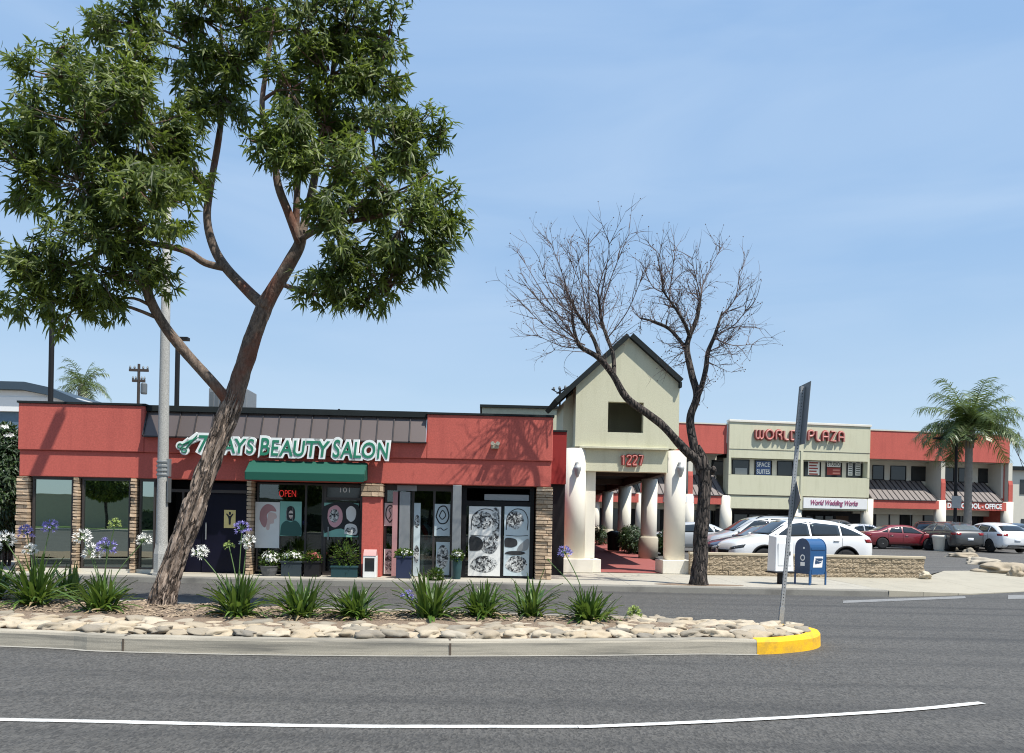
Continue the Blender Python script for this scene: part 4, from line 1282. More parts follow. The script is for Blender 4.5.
# dark red link between the shop and the gateway, and the pale green block behind them
FLk = FA
lk = empty('link_building', FA.world(LEN + .05, 1.6, .15), FA.a, 'narrow dark red recessed wall with a black doorway between shop and gateway', 'building')
z1 = FA.Z(560, 432, 1.6) - .15; zd = FA.Z(560, 484, 1.6) - .15
LW = FA.S(566.5, 450, 1.6) - LEN - .05
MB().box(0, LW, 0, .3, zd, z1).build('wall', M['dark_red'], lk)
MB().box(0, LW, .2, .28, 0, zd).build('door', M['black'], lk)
MB().box(-.02, LW + .01, -.03, .33, z1 + .002, z1 + .05).build('coping', M['roof_dark'], lk)
gbX = W(482, 410, 29).x; gbX1 = W(559, 410, 29).x
gb = empty('rear_block', (gbX, 29, 0), R(2), 'pale green flat roofed block with a dark roof edge rising behind the right parapet', 'building')
gz = W(520, 408, 29).z
MB().box(0, gbX1 - gbX + .5, 0, 5, 0, gz).build('wall', M['green_wall'], gb)
MB().box(-.08, gbX1 - gbX + .55, -.08, 5.05, gz + .002, gz + .10).build('coping', M['roof_dark'], gb)
# small rooftop weatherhead and wires by the gable
tx = W(560, 395, 27)
e = empty('service_mast', (tx.x, 27, gz * 0 + 4.6), 0, 'thin black electric service mast with short wires at the left gable eave', 'mast')
hz = tx.z + .25 - 4.6
mb = MB(); mb.tube([(0, 0, 0), (0, 0, hz)], .035, 8); mb.tube([(-.12, 0, hz - .2), (.3, 0, hz + .05)], .025, 6); mb.tube([(-.3, 0, hz - .05), (.12, 0, hz - .28)], .02, 6)
mb.build('mast', M['black'], e)
mb = MB()
for k in range(3): mb.lathe([(.035, 0), (.05, .05), (.03, .12)], 8, (-.22 + k * .2, 0, hz - .1 + k * .03))
mb.build('insulator', M['sign_back'], e)

# ================================================================== the two storey plaza
FP = Frame(W(728, 500, 53.5).x, 53.5, 8)
PB = lotz(53.5)
pz = empty('plaza_building', FP.world(0, 0, PB), FP.a, 'long two storey plaza with red wings, pale green centre and dark sloped metal awnings', 'building')
def pS(px, py=500, d=0): return FP.S(px, py, d)
def pZ(px, py, d=0): return FP.Z(px, py, d) - PB
PW = pS(869.5, 470)
WB = 1.7      # wings stand this far behind the centre's face
zt = pZ(800, 422.2); zg = pZ(800, 451); zw1 = pZ(800, 459.6); zw0 = pZ(800, 476.3); zc = pZ(800, 496)
zf = pZ(800, 509.5)
print('plaza', PW, zt, zg, zw1, zw0, zc, zf)
# centre
MB().box(0, PW, 0, .35, zw1, zg - .03).build('wall_band', M['green_wall'], pz)
MB().box(0, PW, -.03, .35, zg + .004, zt - .16).build('wall', M['green_wall'], pz)
MB().box(-.05, PW + .05, -.10, .4, zt - .158, zt).build('coping', M['white'], pz, bevel=.02)
MB().box(0, PW, .012, .3, zg - .028, zg + .002).build('groove', M['beige'], pz)
MB().box(0, PW, 0, .9, zc, zw0).build('spandrel', M['green_wall'], pz)
MB().box(.16, PW - .16, .6, .9, zw0 + .002, zw1 - .002).build('window_wall', M['cream'], pz)
for a in (0, PW - .155): MB().box(a, a + .155, -.01, .9, zw0 + .001, zw1 - .001).build('end_pier', M['green_wall'], pz)
xm = pS(801.5, 470)
MB().box(xm - .09, xm + .09, -.06, .9, zf, zg).build('centre_pier', M['green_wall'], pz, bevel=.01)
def pwin(parent, a, b, z0, z1, d, m='dark_glass'):
    mb = MB(); f_ = .05
    mb.box(a - f_, b + f_, d - .05, d, z0 - f_, z0); mb.box(a - f_, b + f_, d - .05, d, z1, z1 + f_ * .9)
    mb.box(a - f_, a, d - .05, d, z0, z1); mb.box(b, b + f_, d - .05, d, z0, z1)
    o = mb.build('window', M['black'], parent)
    MB().box(a, b, d - .02, d + .01, z0, z1).build('pane', M[m], o)
    return o
for a, b in ((732.5, 748.5), (755, 771), (777.5, 792), (804.5, 820), (826, 841), (847, 861.5)):
    pwin(pz, pS(a, 468, .6), pS(b, 468, .6), zw0 + .07, zw1 - .13, .598)
zc_low = pZ(800, 499)
MB().box(.0, PW, .06, .9, zf, zc - .06).build('lower_fascia', M['green_wall'], pz)
MB().box(-.0, PW, .02, .85, zc - .058, zc - .003).build('gap_shade_strip', M['stone_dark'], pz)  # solid dark strip: the groove's shade is put into its colour
# window notices
def wnote(px0, px1, py0, py1, m, label, txt=None, tm='letter_white', sy=.57):
    e = empty('window_notice', FP.world(0, 0, PB), FP.a, label, 'notice')
    ym = (py0 + py1) / 2; x0, x1 = pS(px0, ym, .55), pS(px1, ym, .55); z0, z1 = pZ((px0 + px1) / 2, py1, .55), pZ((px0 + px1) / 2, py0, .55)
    MB().box(x0, x1, .548, .555, z0, z1).build('sheet', m, e)
    if txt:
        n = len(txt)
        for i, t in enumerate(txt):
            h = (z1 - z0) / n
            text_fit('lettering', t, M[tm], e, x0 + .06, x1 - .06, z1 - h * (i + .82), z1 - h * (i + .2), .546, .004, .012)
    return e, (x0, x1, z0, z1)
wnote(756, 770.5, 461, 475, mat('office_blue', (.05, .09, .22), .5), 'blue upstairs window notice with two lines of white capitals', ['SPACE', 'SUITES'])
e, b_2 = wnote(808, 819.5, 461, 475, M['paper'], 'upstairs notice with white and maroon lettering right of the centre joint', None)
for k in range(5): MB().box(b_2[0]+.08, b_2[0]+.75-.1*(k%2), .541, .547, b_2[3]-.18-.2*k, b_2[3]-.08-.2*k).build('print_line', M['letter_red'], e)
e, b_2 = wnote(827, 840.5, 460.5, 467, M['paper'], 'white upper notice with a line of black capitals above a maroon sheet', ['STUDIO'], 'ink')
wnote(827, 840.5, 467.6, 475, M['letter_red'], 'maroon lower notice with pale lines of print under the white sheet')
for k in range(2): MB().box(b_2[0]+.45, b_2[1]-.05, .541, .547, b_2[2]-.28-.22*k, b_2[2]-.17-.22*k).build('print_line', M['letter_pink'], e)
for lab_,pa_,pb_ in (('left one of two narrow white paper strips in the last green wall window',848,852.5),('right one of two narrow white paper strips in the last green wall window',855.5,860.5)):
    e, b_2 = wnote(pa_,pb_,461,475.5,M['paper'],lab_)
    for k in range(6): MB().box(b_2[0]+.05, b_2[1]-.05, .541, .547, b_2[3]-.16-.16*k, b_2[3]-.1-.16*k).build('print_line', M['ink'], e)
#wnote(848, 852.5, 461, 475.5, M['paper'], 'left one of two narrow white paper strips in the last green wall window', None)
#wnote(855.5, 860.5, 461, 475.5, M['paper'], 'right one of two narrow white paper strips in the last green wall window', None)
wnote(735, 747, 468, 475, M['grey_metal'], 'grey half lowered paper in the first green wall window')
# ground floor of the centre
gy = 2.2
zgf = zf - .05
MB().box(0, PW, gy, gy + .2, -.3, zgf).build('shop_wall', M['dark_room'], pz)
MB().box(pS(836, 522, gy - .02), PW - .2, gy - .02, gy - .001, .0, zgf - .3).build('brick_panel', mat('brown_brick', (.12, .075, .05), .9, var=.3, vscale=9), pz)
for a, b in ((734, 747), (749, 763), (765, 779), (781, 795), (806, 813), (815, 823), (825, 833)):
    pwin(pz, pS(a, 520, gy), pS(b, 520, gy), .25, zgf - .35, gy - .002)
MB().box(0, PW, .9, gy, zf - .02, zf + .1).build('soffit', M['cream'], pz)
def pcol(sx, d, z1, r=.42, name='column'):
    c = MB().lathe([(r, -.35), (r, z1)], 24, (sx, d, 0)).build(name, M['white'], pz, smooth=True)
    return c
pcol(pS(728.5, 510), .45, zc - .065); pcol(pS(799, 510), .45, zf + .02); pcol(pS(870.5, 510), .45, zc - .065)
# wings
def wing(x0, x1, bays, colpos):
    d0 = 0.25                                           # fascia face
    ztw = pZ(900, 431.5, d0); zfb = pZ(900, 459.5, d0)
    MB().box(x0, x1, d0, d0 + .4, zfb, ztw).build('fascia', M['red'], pz)
    MB().box(x0 - .0, x1 + .02, d0 - .04, d0 + .45, ztw + .002, ztw + .09).build('coping', M['cream'], pz)
    MB().box(x0, x1, WB + .3, WB + .5, 2.2, ztw - .5).build('upper_wall', M['cream'], pz)
    MB().box(x0, x1, d0 + .4, WB + .3, zfb + .02, zfb + .12).build('soffit', M['cream'], pz)
    zr1, zr0 = pZ(900, 500, .2), pZ(900, 508.5, .2)
    za1, za0 = pZ(900, 480, 1.5), pZ(900, 499.6, .2)
    MB().box(x0, x1, .3, .6, zr0, zr1).build('red_band', M['red'], pz)
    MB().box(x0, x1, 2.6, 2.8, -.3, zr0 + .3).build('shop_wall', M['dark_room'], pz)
    MB().box(x0, x1, .6, 2.6, zr0 + .15, zr0 + .25).build('soffit', M['cream'], pz)
    for a, b in bays:
        A, B = pS(a, 490, .2), pS(b, 490, .2)
        mb = MB(); ms = MB()
        p0 = [(A + .05, .22, za0), (B - .05, .22, za0), (B - .18, WB + .28, za1), (A + .05, WB + .28, za1)]
        mb.hull(p0, [(x, y + .02, z - .06) for x, y, z in p0])
        mb.hull([(B - .05, .22, za0 - .001), (B - .18, WB + .28, za1 - .001), (B - .18, WB + .28, za0 - .001)], [(B - .04, .22, za0 - .001), (B - .17, WB + .28, za1 - .001), (B - .17, WB + .28, za0 - .001)])
        n = max(6, int((B - A) / .40))
        for k in range(n + 1):
            t = k / n
            xa = A + .05 + (B - A - .1) * t; xb = A + .05 + (B - A - .23) * t
            ms.tube([(xa, .21, za0 + .02), (xb, WB + .27, za1 + .02)], .03, 4)
        aw = mb.build('metal_awning', M['awning_metal'], pz)
        ms.build('seam', M['seam'], aw)
    for cpx in colpos:
        c0 = pS(cpx, 515, .6)
        pcol(c0, .58, zr1 + .06, .40)
        MB().box(c0 - .16, c0 + .16, .30, WB + .3, zr1 + .065, zfb - .004).build('divider', M['cream'], pz)
        MB().prism_x([(.24, zr1 + .062), (.299, zr1 + .062), (.299, za1 + .1), (.24, za1 - .2)], c0 - .17, c0 + .17).build('divider_face', M['red'], pz)
    return zr0, zr1, za1, zfb
XR = pS(1012, 470)
zr0, zr1, za1, zfb = wing(PW + .06, XR, ((872, 938), (942, 1004)), (939.5, 1006.5))
for a, b in ((873, 883.5), (891, 905.5), (912, 926.5), (942, 953.5), (959, 968), (979, 993.5)):
    pwin(pz, pS(a, 470, WB + .28), pS(b, 470, WB + .28), za1 + .05, zfb - .35, WB + .298)
mb = MB()
for a, b in ((876, 888), (890, 899), (912, 922)): mb.box(pS(a, 520, 2.6), pS(b, 520, 2.6), 2.55, 2.598, .1, zr0 - .3)
mb.build('shop_panel', M['cream'], pz)
for a, b in ((901, 911), (924, 934), (945, 956), (960, 972), (978, 1000)): pwin(pz, pS(a, 520, 2.6), pS(b, 520, 2.6), .1, zr0 - .25, 2.596)
MB().box(XR - .12, XR, .66, 12, -.3, zfb).build('side_wall', M['red'], pz)
MB().box(XR - .3, XR - .122, .67, WB + .3, za1 - 1.2, zfb - .003).build('inner_wall', M['cream'], pz)
XL = pS(560, 470)
wing(XL, -.06, ((690, 726), (640, 687), (592, 637)), (641, 688))
for a, b in ((683, 690), (697, 707), (712, 724), (650, 662), (668, 676), (610, 622), (630, 642)):
    pwin(pz, pS(a, 470, WB + .28), pS(b, 470, WB + .28), za1 + .05, zfb - .35, WB + .298)
for a, b in ((684, 698), (700, 712), (714, 724), (646, 660), (664, 680), (612, 630)): pwin(pz, pS(a, 520, 2.6), pS(b, 520, 2.6), .1, zr0 - .25, 2.596)
MB().box(XL, XR - .31, 11.6, 12, -.3, zt - .5).build('rear_wall', M['cream'], pz)
MB().box(XL, XR - .31, WB + .5, 11.6, zt - 1.6, zt - 1.4).build('roof', M['roof_dark'], pz)

# signs on the plaza
wp = empty('plaza_sign', FP.world(0, 0, PB), FP.a, 'raised round cornered pink letters reading WORLD PLAZA on the pale green parapet', 'sign')
LT = {
 'W': [[(0, 1), (0, .3), (.06, .1), (.18, .0), (.3, .1), (.36, .3), (.36, 1)], [(.36, .3), (.42, .1), (.54, 0), (.66, .1), (.72, .3), (.72, 1)]],
 'O': [[(.36 + .36 * math.cos(t * PI / 9), .5 + .5 * math.sin(t * PI / 9)) for t in range(19)], ],
 'R': [[(0, 0), (0, .7), (.08, .92), (.25, 1), (.45, .95), (.52, .76), (.45, .58), (.25, .5)], [(.3, .5), (.45, .42), (.52, .25), (.52, 0)]],
 'L': [[(0, 1), (0, .25), (.08, .06), (.22, 0), (.42, 0)]],
 'D': [[(0, 0), (0, 1), (.28, 1), (.5, .85), (.58, .5), (.5, .15), (.28, 0), (0, 0)]],
 'P': [[(0, 0), (0, .7), (.08, .92), (.25, 1), (.45, .95), (.54, .74), (.45, .52), (.25, .44), (.1, .44)]],
 'A': [[(0, 0), (0, .7), (.1, .92), (.28, 1), (.46, .92), (.56, .7), (.56, 0)], [(0, .42), (.56, .42)]],
 'Z': [[(0, 1), (.52, 1), (0, 0), (.54, 0)]],
}
def bauhaus(word, pa, pb, pt, pbm):
    tot = 0; adv = []
    for ch in word:
        wd = max(u for P in LT[ch] for u, v_ in P); adv.append((tot, wd)); tot += wd + .30
    tot -= .30
    x0, x1 = pS(pa, 436, -.2), pS(pb, 436, -.2)
    z0, z1 = pZ((pa + pb) / 2, pbm, -.2), pZ((pa + pb) / 2, pt, -.2)
    k = (x1 - x0) / tot
    for ch, (o, wd) in zip(word, adv):
        par = None
        for m_, r_, dy, nm in ((M['letter_red'], .105, 0, 'letter'), (M['letter_pink'], .06, -.068, 'letter_face')):
            mb = MB()
            for P in LT[ch]:
                Q = P if ch in 'ZL' or len(P) < 3 or P[0] == P[-1] else [(p.x, p.y) for p in smooth_path([(a, b, 0) for a, b in P], 3)]
                mb.tube([(x0 + (o + u) * k, -.14 + dy, z0 + v_ * (z1 - z0)) for u, v_ in Q], r_, 8)
            ob = mb.build(nm, m_, par or wp)
            par = par or ob
bauhaus('WORLD', 756, 797, 430.5, 439.5); bauhaus('PLAZA', 808.5, 844, 431.5, 441)
s2 = empty('shop_sign', FP.world(0, 0, PB), FP.a, 'long white shop sign with plum coloured script under the green band', 'sign')
a0, a1 = pS(803.5, 503, -.08), pS(867.5, 503, -.08)
s2z0, s2z1 = pZ(835, 508.8, -.08), pZ(835, 498.3, -.08)
MB().box(a0, a1, -.08, .055, s2z0, s2z1).build('board', M['white_plastic'], s2, bevel=.01)
text_fit('lettering', 'World Wedding Works', M['script_pink'], s2, pS(811, 503, -.1), pS(858, 503, -.1), s2z0 + .14, s2z1 - .16, -.085, .02, .03, .3)
s3 = empty('shop_sign', FP.world(0, 0, PB), FP.a, 'row of white block capitals on the red band under the right metal awning', 'sign')
text_fit('lettering', 'D.A. SCHOOL - OFFICE', M['letter_white'], s3, pS(948, 504, .25), pS(1002, 504, .25), zr0 + .13, zr1 - .12, .295, .03, .03)
s4 = empty('shop_sign', FP.world(0, 0, PB), FP.a, 'small white shop sign on the red band behind the dark forked tree', 'sign')
MB().box(pS(664, 505, .2), pS(694, 505, .2), .23, .296, zr0 + .08, zr1 - .1).build('board', M['white_plastic'], s4)
# rooftop bits
e = empty('roof_camera', FP.world(pS(939, 428, .4), .4, PB + pZ(939, 430.5, .4)), FP.a, 'small black dome camera on the red wing roof left of the palm', 'camera')
MB().lathe([(.08, 0), (.05, .12), (.16, .2), (.2, .32), (.1, .45)], 12).build('dome', M['black'], e, smooth=True)

# ================================================================== low wall of split blocks
FW = Frame(5.95, 23.78, 0)
lw = empty('low_wall', (5.5, 23.78, .15), 0, 'low tan split face block wall with a pale cap in front of the parked cars', 'wall')
wl_ = 12.72 - 5.5
hW = .70
mb = MB()
nr = 4
for r_ in range(nr):
    x = 0 - (r_ % 2) * .2
    while x < wl_:
        a, b = max(0, x), min(wl_, x + .4)
        j = rnd.uniform(-.012, .012)
        if b - a > .03:
            z0_, z1_ = r_ * .155 + .002, (r_ + 1) * .155 - .004
            nx, nz2 = max(2, int((b - a) / .05)), 4
            gv = [[mb.bm.verts.new((a + .003 + (b - a - .006) * u / nx, -.005 + j + (rnd.uniform(-.022, .010) if 0 < u < nx and 0 < q_ < nz2 else rnd.uniform(-.004, .012)), z0_ + (z1_ - z0_) * q_ / nz2)) for u in range(nx + 1)] for q_ in range(nz2 + 1)]
            for q_ in range(nz2):
                for u in range(nx): mb._f([gv[q_][u], gv[q_][u + 1], gv[q_ + 1][u + 1], gv[q_ + 1][u]])
            ed = gv[0] + [r2[-1] for r2 in gv[1:]] + gv[-1][-2::-1] + [r2[0] for r2 in gv[-2:0:-1]]
            bk = [mb.bm.verts.new((v2.co.x, .2, v2.co.z)) for v2 in ed]
            for u in range(len(ed)): mb._f([ed[u], ed[(u + 1) % len(ed)], bk[(u + 1) % len(ed)], bk[u]])
            mb._f(bk)
        x += .4
bl = mb.build('block_course', M['splitface'], lw)
MB().box(.01, wl_ - .01, .02, .19, 0, .61).build('mortar', M['stone_dark'], lw)
MB().box(-.02, wl_ + .02, -.03, .22, .622, hW).build('cap', M['wallcap'], lw, bevel=.012)

# ================================================================== far background
def simple_building(name, px0, px1, pyt, Y, label, m, depth=10, deg=0):
    x0, x1 = W(px0, pyt, Y).x, W(px1, pyt, Y).x
    e = empty(name, (x0, Y, 0), R(deg), label, 'building')
    return e, x1 - x0, W((px0 + px1) / 2, pyt, Y).z
e, wd, h = simple_building('modern_building', -60, 84, 392, 58, 'white flat roofed building with slate blue bands behind the left end of the shop', 'white')
MB().box(0, wd - .6, 0, 12, 0, h - 2.92).build('wall', M['white_plastic'], e)
MB().box(0, wd - .4, -.15, 12, h - 2.9, h - 1.52).build('blue_band', mat('blue_grey', (.09, .15, .21), .6), e)
MB().box(-.1, wd - .2, -.4, 11.8, h - 1.5, h - .42).build('white_band', M['white_plastic'], e)
mb = MB(); mb.prism_y([(-.3, h + .1), (wd - 4.2, h + .08), (wd - 2.4, h - .25), (wd + .3, h - 1.2), (wd + .3, h - .7), (wd - 2.2, h + .30), (wd - 4, h + .66), (-.3, h + .7)], -.8, 12); mb.build('roof', mat('slate_roof', (.035, .06, .085), .7), e)
MB().prism_y([(-.1, h - .41), (wd - .9, h - .41), (wd - 2.5, h - .24), (wd - 4.3, h + .07), (-.1, h + .09)], -.3, 11.8).build('parapet', M['white_plastic'], e)
e, wd, h = simple_building('beige_building', 1011, 1075, 468, 84, 'beige two storey house with a small upper window at the right edge', 'beige')
MB().box(0, wd, 0, 8, 0, h - .3).build('wall', M['cream'], e)
MB().box(-.3, wd + .3, -.5, 8.4, h - .298, h + .1).build('roof', M['roof_dark'], e)
for a in (1.0, 4.0):
    MB().box(a, a + 1.8, -.06, .05, h - 2.9, h - 1.3).build('window', M['dark_glass'], e)
    MB().box(a + .2, a + 1.5, -.06, .05, .9, 3.0).build('window', M['dark_glass'], e)
def util_pole(px, pyt, Y, label, arms, cat='utility pole', r=.15):
    p = W(px, pyt, Y)
    e = empty('utility_pole', (p.x, Y, 0), R(4), label, cat)
    MB().tube([(0, 0, 0), (0, 0, p.z)], [r, r * .7], 10).build('pole', M['wood_pole'], e)
    for dz, l in arms:
        MB().box(-l, l, -.08, .08, p.z - dz - .1, p.z - dz + .1).build('crossarm', M['wood_pole'], e)
    mb = MB()
    for dz, l in arms:
        for t in (-.9, -.45, .45, .9): mb.lathe([(.06, 0), (.09, .1), (.04, .25)], 8, (l * t, 0, p.z - dz + .1))
    mb.build('insulator', M['sign_back'], e)
    return e, p
e, p = util_pole(139, 364, 62, 'wooden utility pole with crossarm and transformer above the left parapet', ((.5, .75), (1.35, .5)))
MB().lathe([(.22, 0), (.25, .1), (.25, .8), (.15, .9)], 12, (.42, 0, p.z - 2.4)).build('transformer', M['sign_back'], e)
e, p = util_pole(1008.5, 432, 60, 'dark utility pole with wires behind the palm at the right edge', ((.3, .9),))
mb = MB()
for k, (a, b) in enumerate((((1008, 420), (1040, 500)), ((1008, 432), (1034, 470)))):
    P = [W(a[0] + (b[0] - a[0]) * t, a[1] + (b[1] - a[1]) * t + 8 * math.sin(t * PI), 60) for t in [i / 8 for i in range(9)]]
    mb.tube([(q.x - p.x, q.y - 60, min(q.z, p.z)) for q in P], .02, 4)
mb.build('wire', M['black'], e)
for px, pyt, Y, lab in ((52, 326, 34, 'plain black light post rising behind the left parapet under the foliage'), (177.5, 362, 36, 'plain black light post behind the mansard right of the grey street lamp')):
    p = W(px, pyt, Y)
    e = empty('light_post', (p.x, Y, 0), 0, lab, 'light post')
    MB().tube([(0, 0, 0), (0, 0, p.z + 1.0)], .11, 10).build('pole', M['black'], e)
    MB().box(-.5, .5, -.15, .15, p.z + 1.002, p.z + 1.15).build('lamp_head', M['black'], e)
# ================================================================== vehicles
def interp(tab, x):
    if x <= tab[0][0]: return tab[0][1]
    for (a, va), (b, vb) in zip(tab, tab[1:]):
        if x <= b: return va + (vb - va) * (x - a) / (b - a)
    return tab[-1][1]

SHAPES = {
 # top: silhouette; belt: shoulder line; cabin: (rear glass foot, roof rear, roof front, windscreen foot)
 'sedan': dict(L=4.75, Wd=1.84, H=1.45, rw=.335, wb=.285, low=.2,
   top=[(-.5, .74), (-.49, .95), (-.47, 1.02), (-.37, 1.06), (-.33, 1.09), (-.20, 1.36), (-.10, 1.44), (.02, 1.45), (.11, 1.40), (.255, 1.0), (.30, .96), (.42, .85), (.475, .74), (.5, .58)],
   belt=[(-.5, .72), (-.47, .90), (-.3, .95), (.2, .89), (.3, .86), (.42, .76), (.48, .64), (.5, .55)],
   cabin=(-.345, -.19, .105, .262), bp=-.035, qp=-.21),
 'suv': dict(L=4.9, Wd=1.9, H=1.70, rw=.365, wb=.288, low=.24,
   top=[(-.5, .82), (-.49, 1.02), (-.475, 1.14), (-.455, 1.18), (-.37, 1.45), (-.31, 1.565), (-.2, 1.66), (-.07, 1.70), (.02, 1.69), (.10, 1.63), (.255, 1.15), (.29, 1.10), (.41, 1.0), (.465, .88), (.49, .74), (.5, .6)],
   belt=[(-.5, .8), (-.47, 1.10), (-.3, 1.12), (.2, 1.05), (.3, 1.0), (.41, .9), (.48, .72), (.5, .58)],
   cabin=(-.46, -.325, .095, .262), bp=-.035, qp=-.25),
 'van': dict(L=5.0, Wd=1.95, H=1.78, rw=.35, wb=.30, low=.22,
   top=[(-.5, .8), (-.495, 1.05), (-.48, 1.25), (-.43, 1.68), (-.38, 1.74), (-.1, 1.78), (.06, 1.76), (.15, 1.66), (.31, 1.14), (.36, 1.06), (.44, .95), (.48, .8), (.5, .62)],
   belt=[(-.5, .8), (-.47, 1.05), (-.3, 1.07), (.2, 1.02), (.33, .98), (.43, .86), (.49, .68), (.5, .58)],
   cabin=(-.475, -.425, .145, .318), bp=.0, qp=-.2),
}

def make_car(kind, loc, heading, label, cat, paintm, glass='car_glass', group=None, plate=True, detail=True, lamp='lamp_clear', trim_arch=False, rails=False):
    S_ = SHAPES[kind]; L, Wd, low, rw = S_['L'], S_['Wd'], S_['low'], S_['rw']
    hw = Wd / 2
    root = empty('parked_car', loc, heading, label, cat, group)
    N = 44
    bm = bmesh.new(); rings = []
    c0, c1, c2, c3 = S_['cabin']
    for i in range(N + 1):
        t = -.5 + i / N
        # denser towards the ends
        t = .5 * math.copysign(abs(2 * t) ** .86, t)
        x = t * L
        zt, zb = interp(S_['top'], t), interp(S_['belt'], t)
        e_ = abs(2 * t)
        plan = 1 - .05 * e_ ** 2 - .17 * max(0, (e_ - .82) / .18) ** 2.2
        w_ = hw * plan
        zl = low + .14 * max(0, (e_ - .86) / .14) ** 1.5
        g = max(0, zt - zb)
        if c0 < t < c3: wt = w_ * (1 - .30 * min(1, g / .62)) 
        else: wt = w_ * .93
        wt = min(wt, w_ * .95)
        zs = zl + (zb - zl) * .5
        rd = min(.085, g * .35 + .01)
        half = [(w_ * .86, zl), (w_ * .97, zl + .08), (w_ * 1.0, zs), (w_ * .992, zb - .05), (w_ * .955, zb + min(.012, g * .2)), (wt, zt - rd), (wt * .80, zt - rd * .18), (wt * .4, zt + .0)]
        pts = [(0, zl)] + half + [(0, zt + .008)] + [(-a, b) for a, b in half[::-1]]
        rings.append([bm.verts.new((x, y, z)) for y, z in pts])
    n = len(rings[0])
    for i in range(N):
        for k in range(n): bm.faces.new([rings[i][k], rings[i][(k + 1) % n], rings[i + 1][(k + 1) % n], rings[i + 1][k]])
    bm.faces.new(rings[0][::-1]); bm.faces.new(rings[-1])
    bmesh.ops.recalc_face_normals(bm, faces=bm.faces)
    me = bpy.data.meshes.new('body'); bm.to_mesh(me); bm.free()
    ob = bpy.data.objects.new('body', me); COL.objects.link(ob)
    me.materials.append(paintm); me.materials.append(M['black'])
    # wheel arches cut by boolean
    cm = MB()
    wx = S_['wb'] * L
    for sx in (-1, 1):
        for sy in (-1, 1):
            cm.lathe([(rw + .055, -.16), (rw + .055, .3)], 28, (sx * wx * (1 if sx > 0 else .985), sy * (hw - .07) - .07, rw), 'Y')
    cut = cm.build('cutter', M['black'])
    for p in cut.data.polygons: p.material_index = 0
    md = ob.modifiers.new('sub', 'SUBSURF'); md.levels = md.render_levels = 1
    bo = ob.modifiers.new('cut', 'BOOLEAN'); bo.object = cut; bo.operation = 'DIFFERENCE'; bo.solver = 'EXACT'
    try: bo.material_mode = 'TRANSFER'
    except Exception: pass
    bpy.context.view_layer.update()
    dg = bpy.context.evaluated_depsgraph_get()
    me2 = bpy.data.meshes.new_from_object(ob.evaluated_get(dg))
    bo.show_viewport = False
    bpy.context.view_layer.update()
    dg = bpy.context.evaluated_depsgraph_get()
    me1 = bpy.data.meshes.new_from_object(ob.evaluated_get(dg))
    ob.modifiers.clear(); bpy.data.objects.remove(cut)
    ob.data = me2; ob.parent = root; me2.name = 'body'
    for p in me2.polygons: p.use_smooth = True
    es = ob.modifiers.new('edges', 'EDGE_SPLIT'); es.split_angle = R(38)
    bvh = BVHTree.FromPolygons([v_.co[:] for v_ in me1.vertices], [p.vertices[:] for p in me1.polygons])
    def shell(name, quad, dirv, m, off=.006, nu=8, nv=4, parent=None, th=.012, round_=0):
        """a skin laid on the body: quad corners (bl, br, tr, tl) cast along dirv"""
        q = [Vector(p) for p in quad]; d = Vector(dirv).normalized()
        bm_ = bmesh.new(); grid = []
        for j in range(nv + 1):
            row = []
            for i in range(nu + 1):
                u, v_ = i / nu, j / nv
                p = (q[0] * (1 - u) + q[1] * u) * (1 - v_) + (q[3] * (1 - u) + q[2] * u) * v_
                h, nrm, _, _ = bvh.ray_cast(p - d * 1.2, d)
                if h is None: h, nrm, _, _ = bvh.find_nearest(p)
                if nrm.dot(d) > 0: nrm = -nrm
                row.append(bm_.verts.new(h + nrm * off))
            grid.append(row)
        for j in range(nv):
            for i in range(nu): bm_.faces.new([grid[j][i], grid[j][i + 1], grid[j + 1][i + 1], grid[j + 1][i]])
        bmesh.ops.recalc_face_normals(bm_, faces=bm_.faces)
        f0 = bm_.faces[0] if hasattr(bm_.faces, 'ensure_lookup_table') and not bm_.faces.ensure_lookup_table() else None
        if f0 and f0.normal.dot(d) > 0: bmesh.ops.reverse_faces(bm_, faces=bm_.faces)
        mm = bpy.data.meshes.new(name); bm_.to_mesh(mm); bm_.free()
        o = link(name, mm, m, parent or root, True)
        sd = o.modifiers.new('thick', 'SOLIDIFY'); sd.thickness = th; sd.offset = -1
        return o
    T = lambda t: interp(S_['top'], t); B = lambda t: interp(S_['belt'], t)
    gm = M[glass]
    a0, a1, bpx, qp = c1, c2, S_['bp'], S_['qp']
    drop = .115
    for sy in (-1, 1):
        d = (0, -sy, 0); y = sy * hw
        fr_lo, fr_hi = c3 - .045, a1 - .0
        shell('window', [(bpx * L + .035, y, B(bpx) + .045), (fr_lo * L, y, B(fr_lo) + .045), (fr_hi * L - .1, y, T(fr_hi - .02) - drop - .01), (bpx * L + .035, y, T(bpx) - drop)], d, gm)
        shell('window', [(qp * L + .03, y, B(qp) + .045), (bpx * L - .035, y, B(bpx) + .045), (bpx * L - .035, y, T(bpx) - drop), (max(qp, a0 + .02) * L + .03, y, T(max(qp, a0 + .02)) - drop - .01)], d, gm)
        ql = c0 + .05
        shell('window', [(ql * L, y, B(ql) + .06), (qp * L - .03, y, B(qp) + .045), (qp * L - .03, y, min(T(qp), T(qp)) - drop - .02), ((a0 - .005) * L, y, T(a0) - drop - .07)], d, gm)
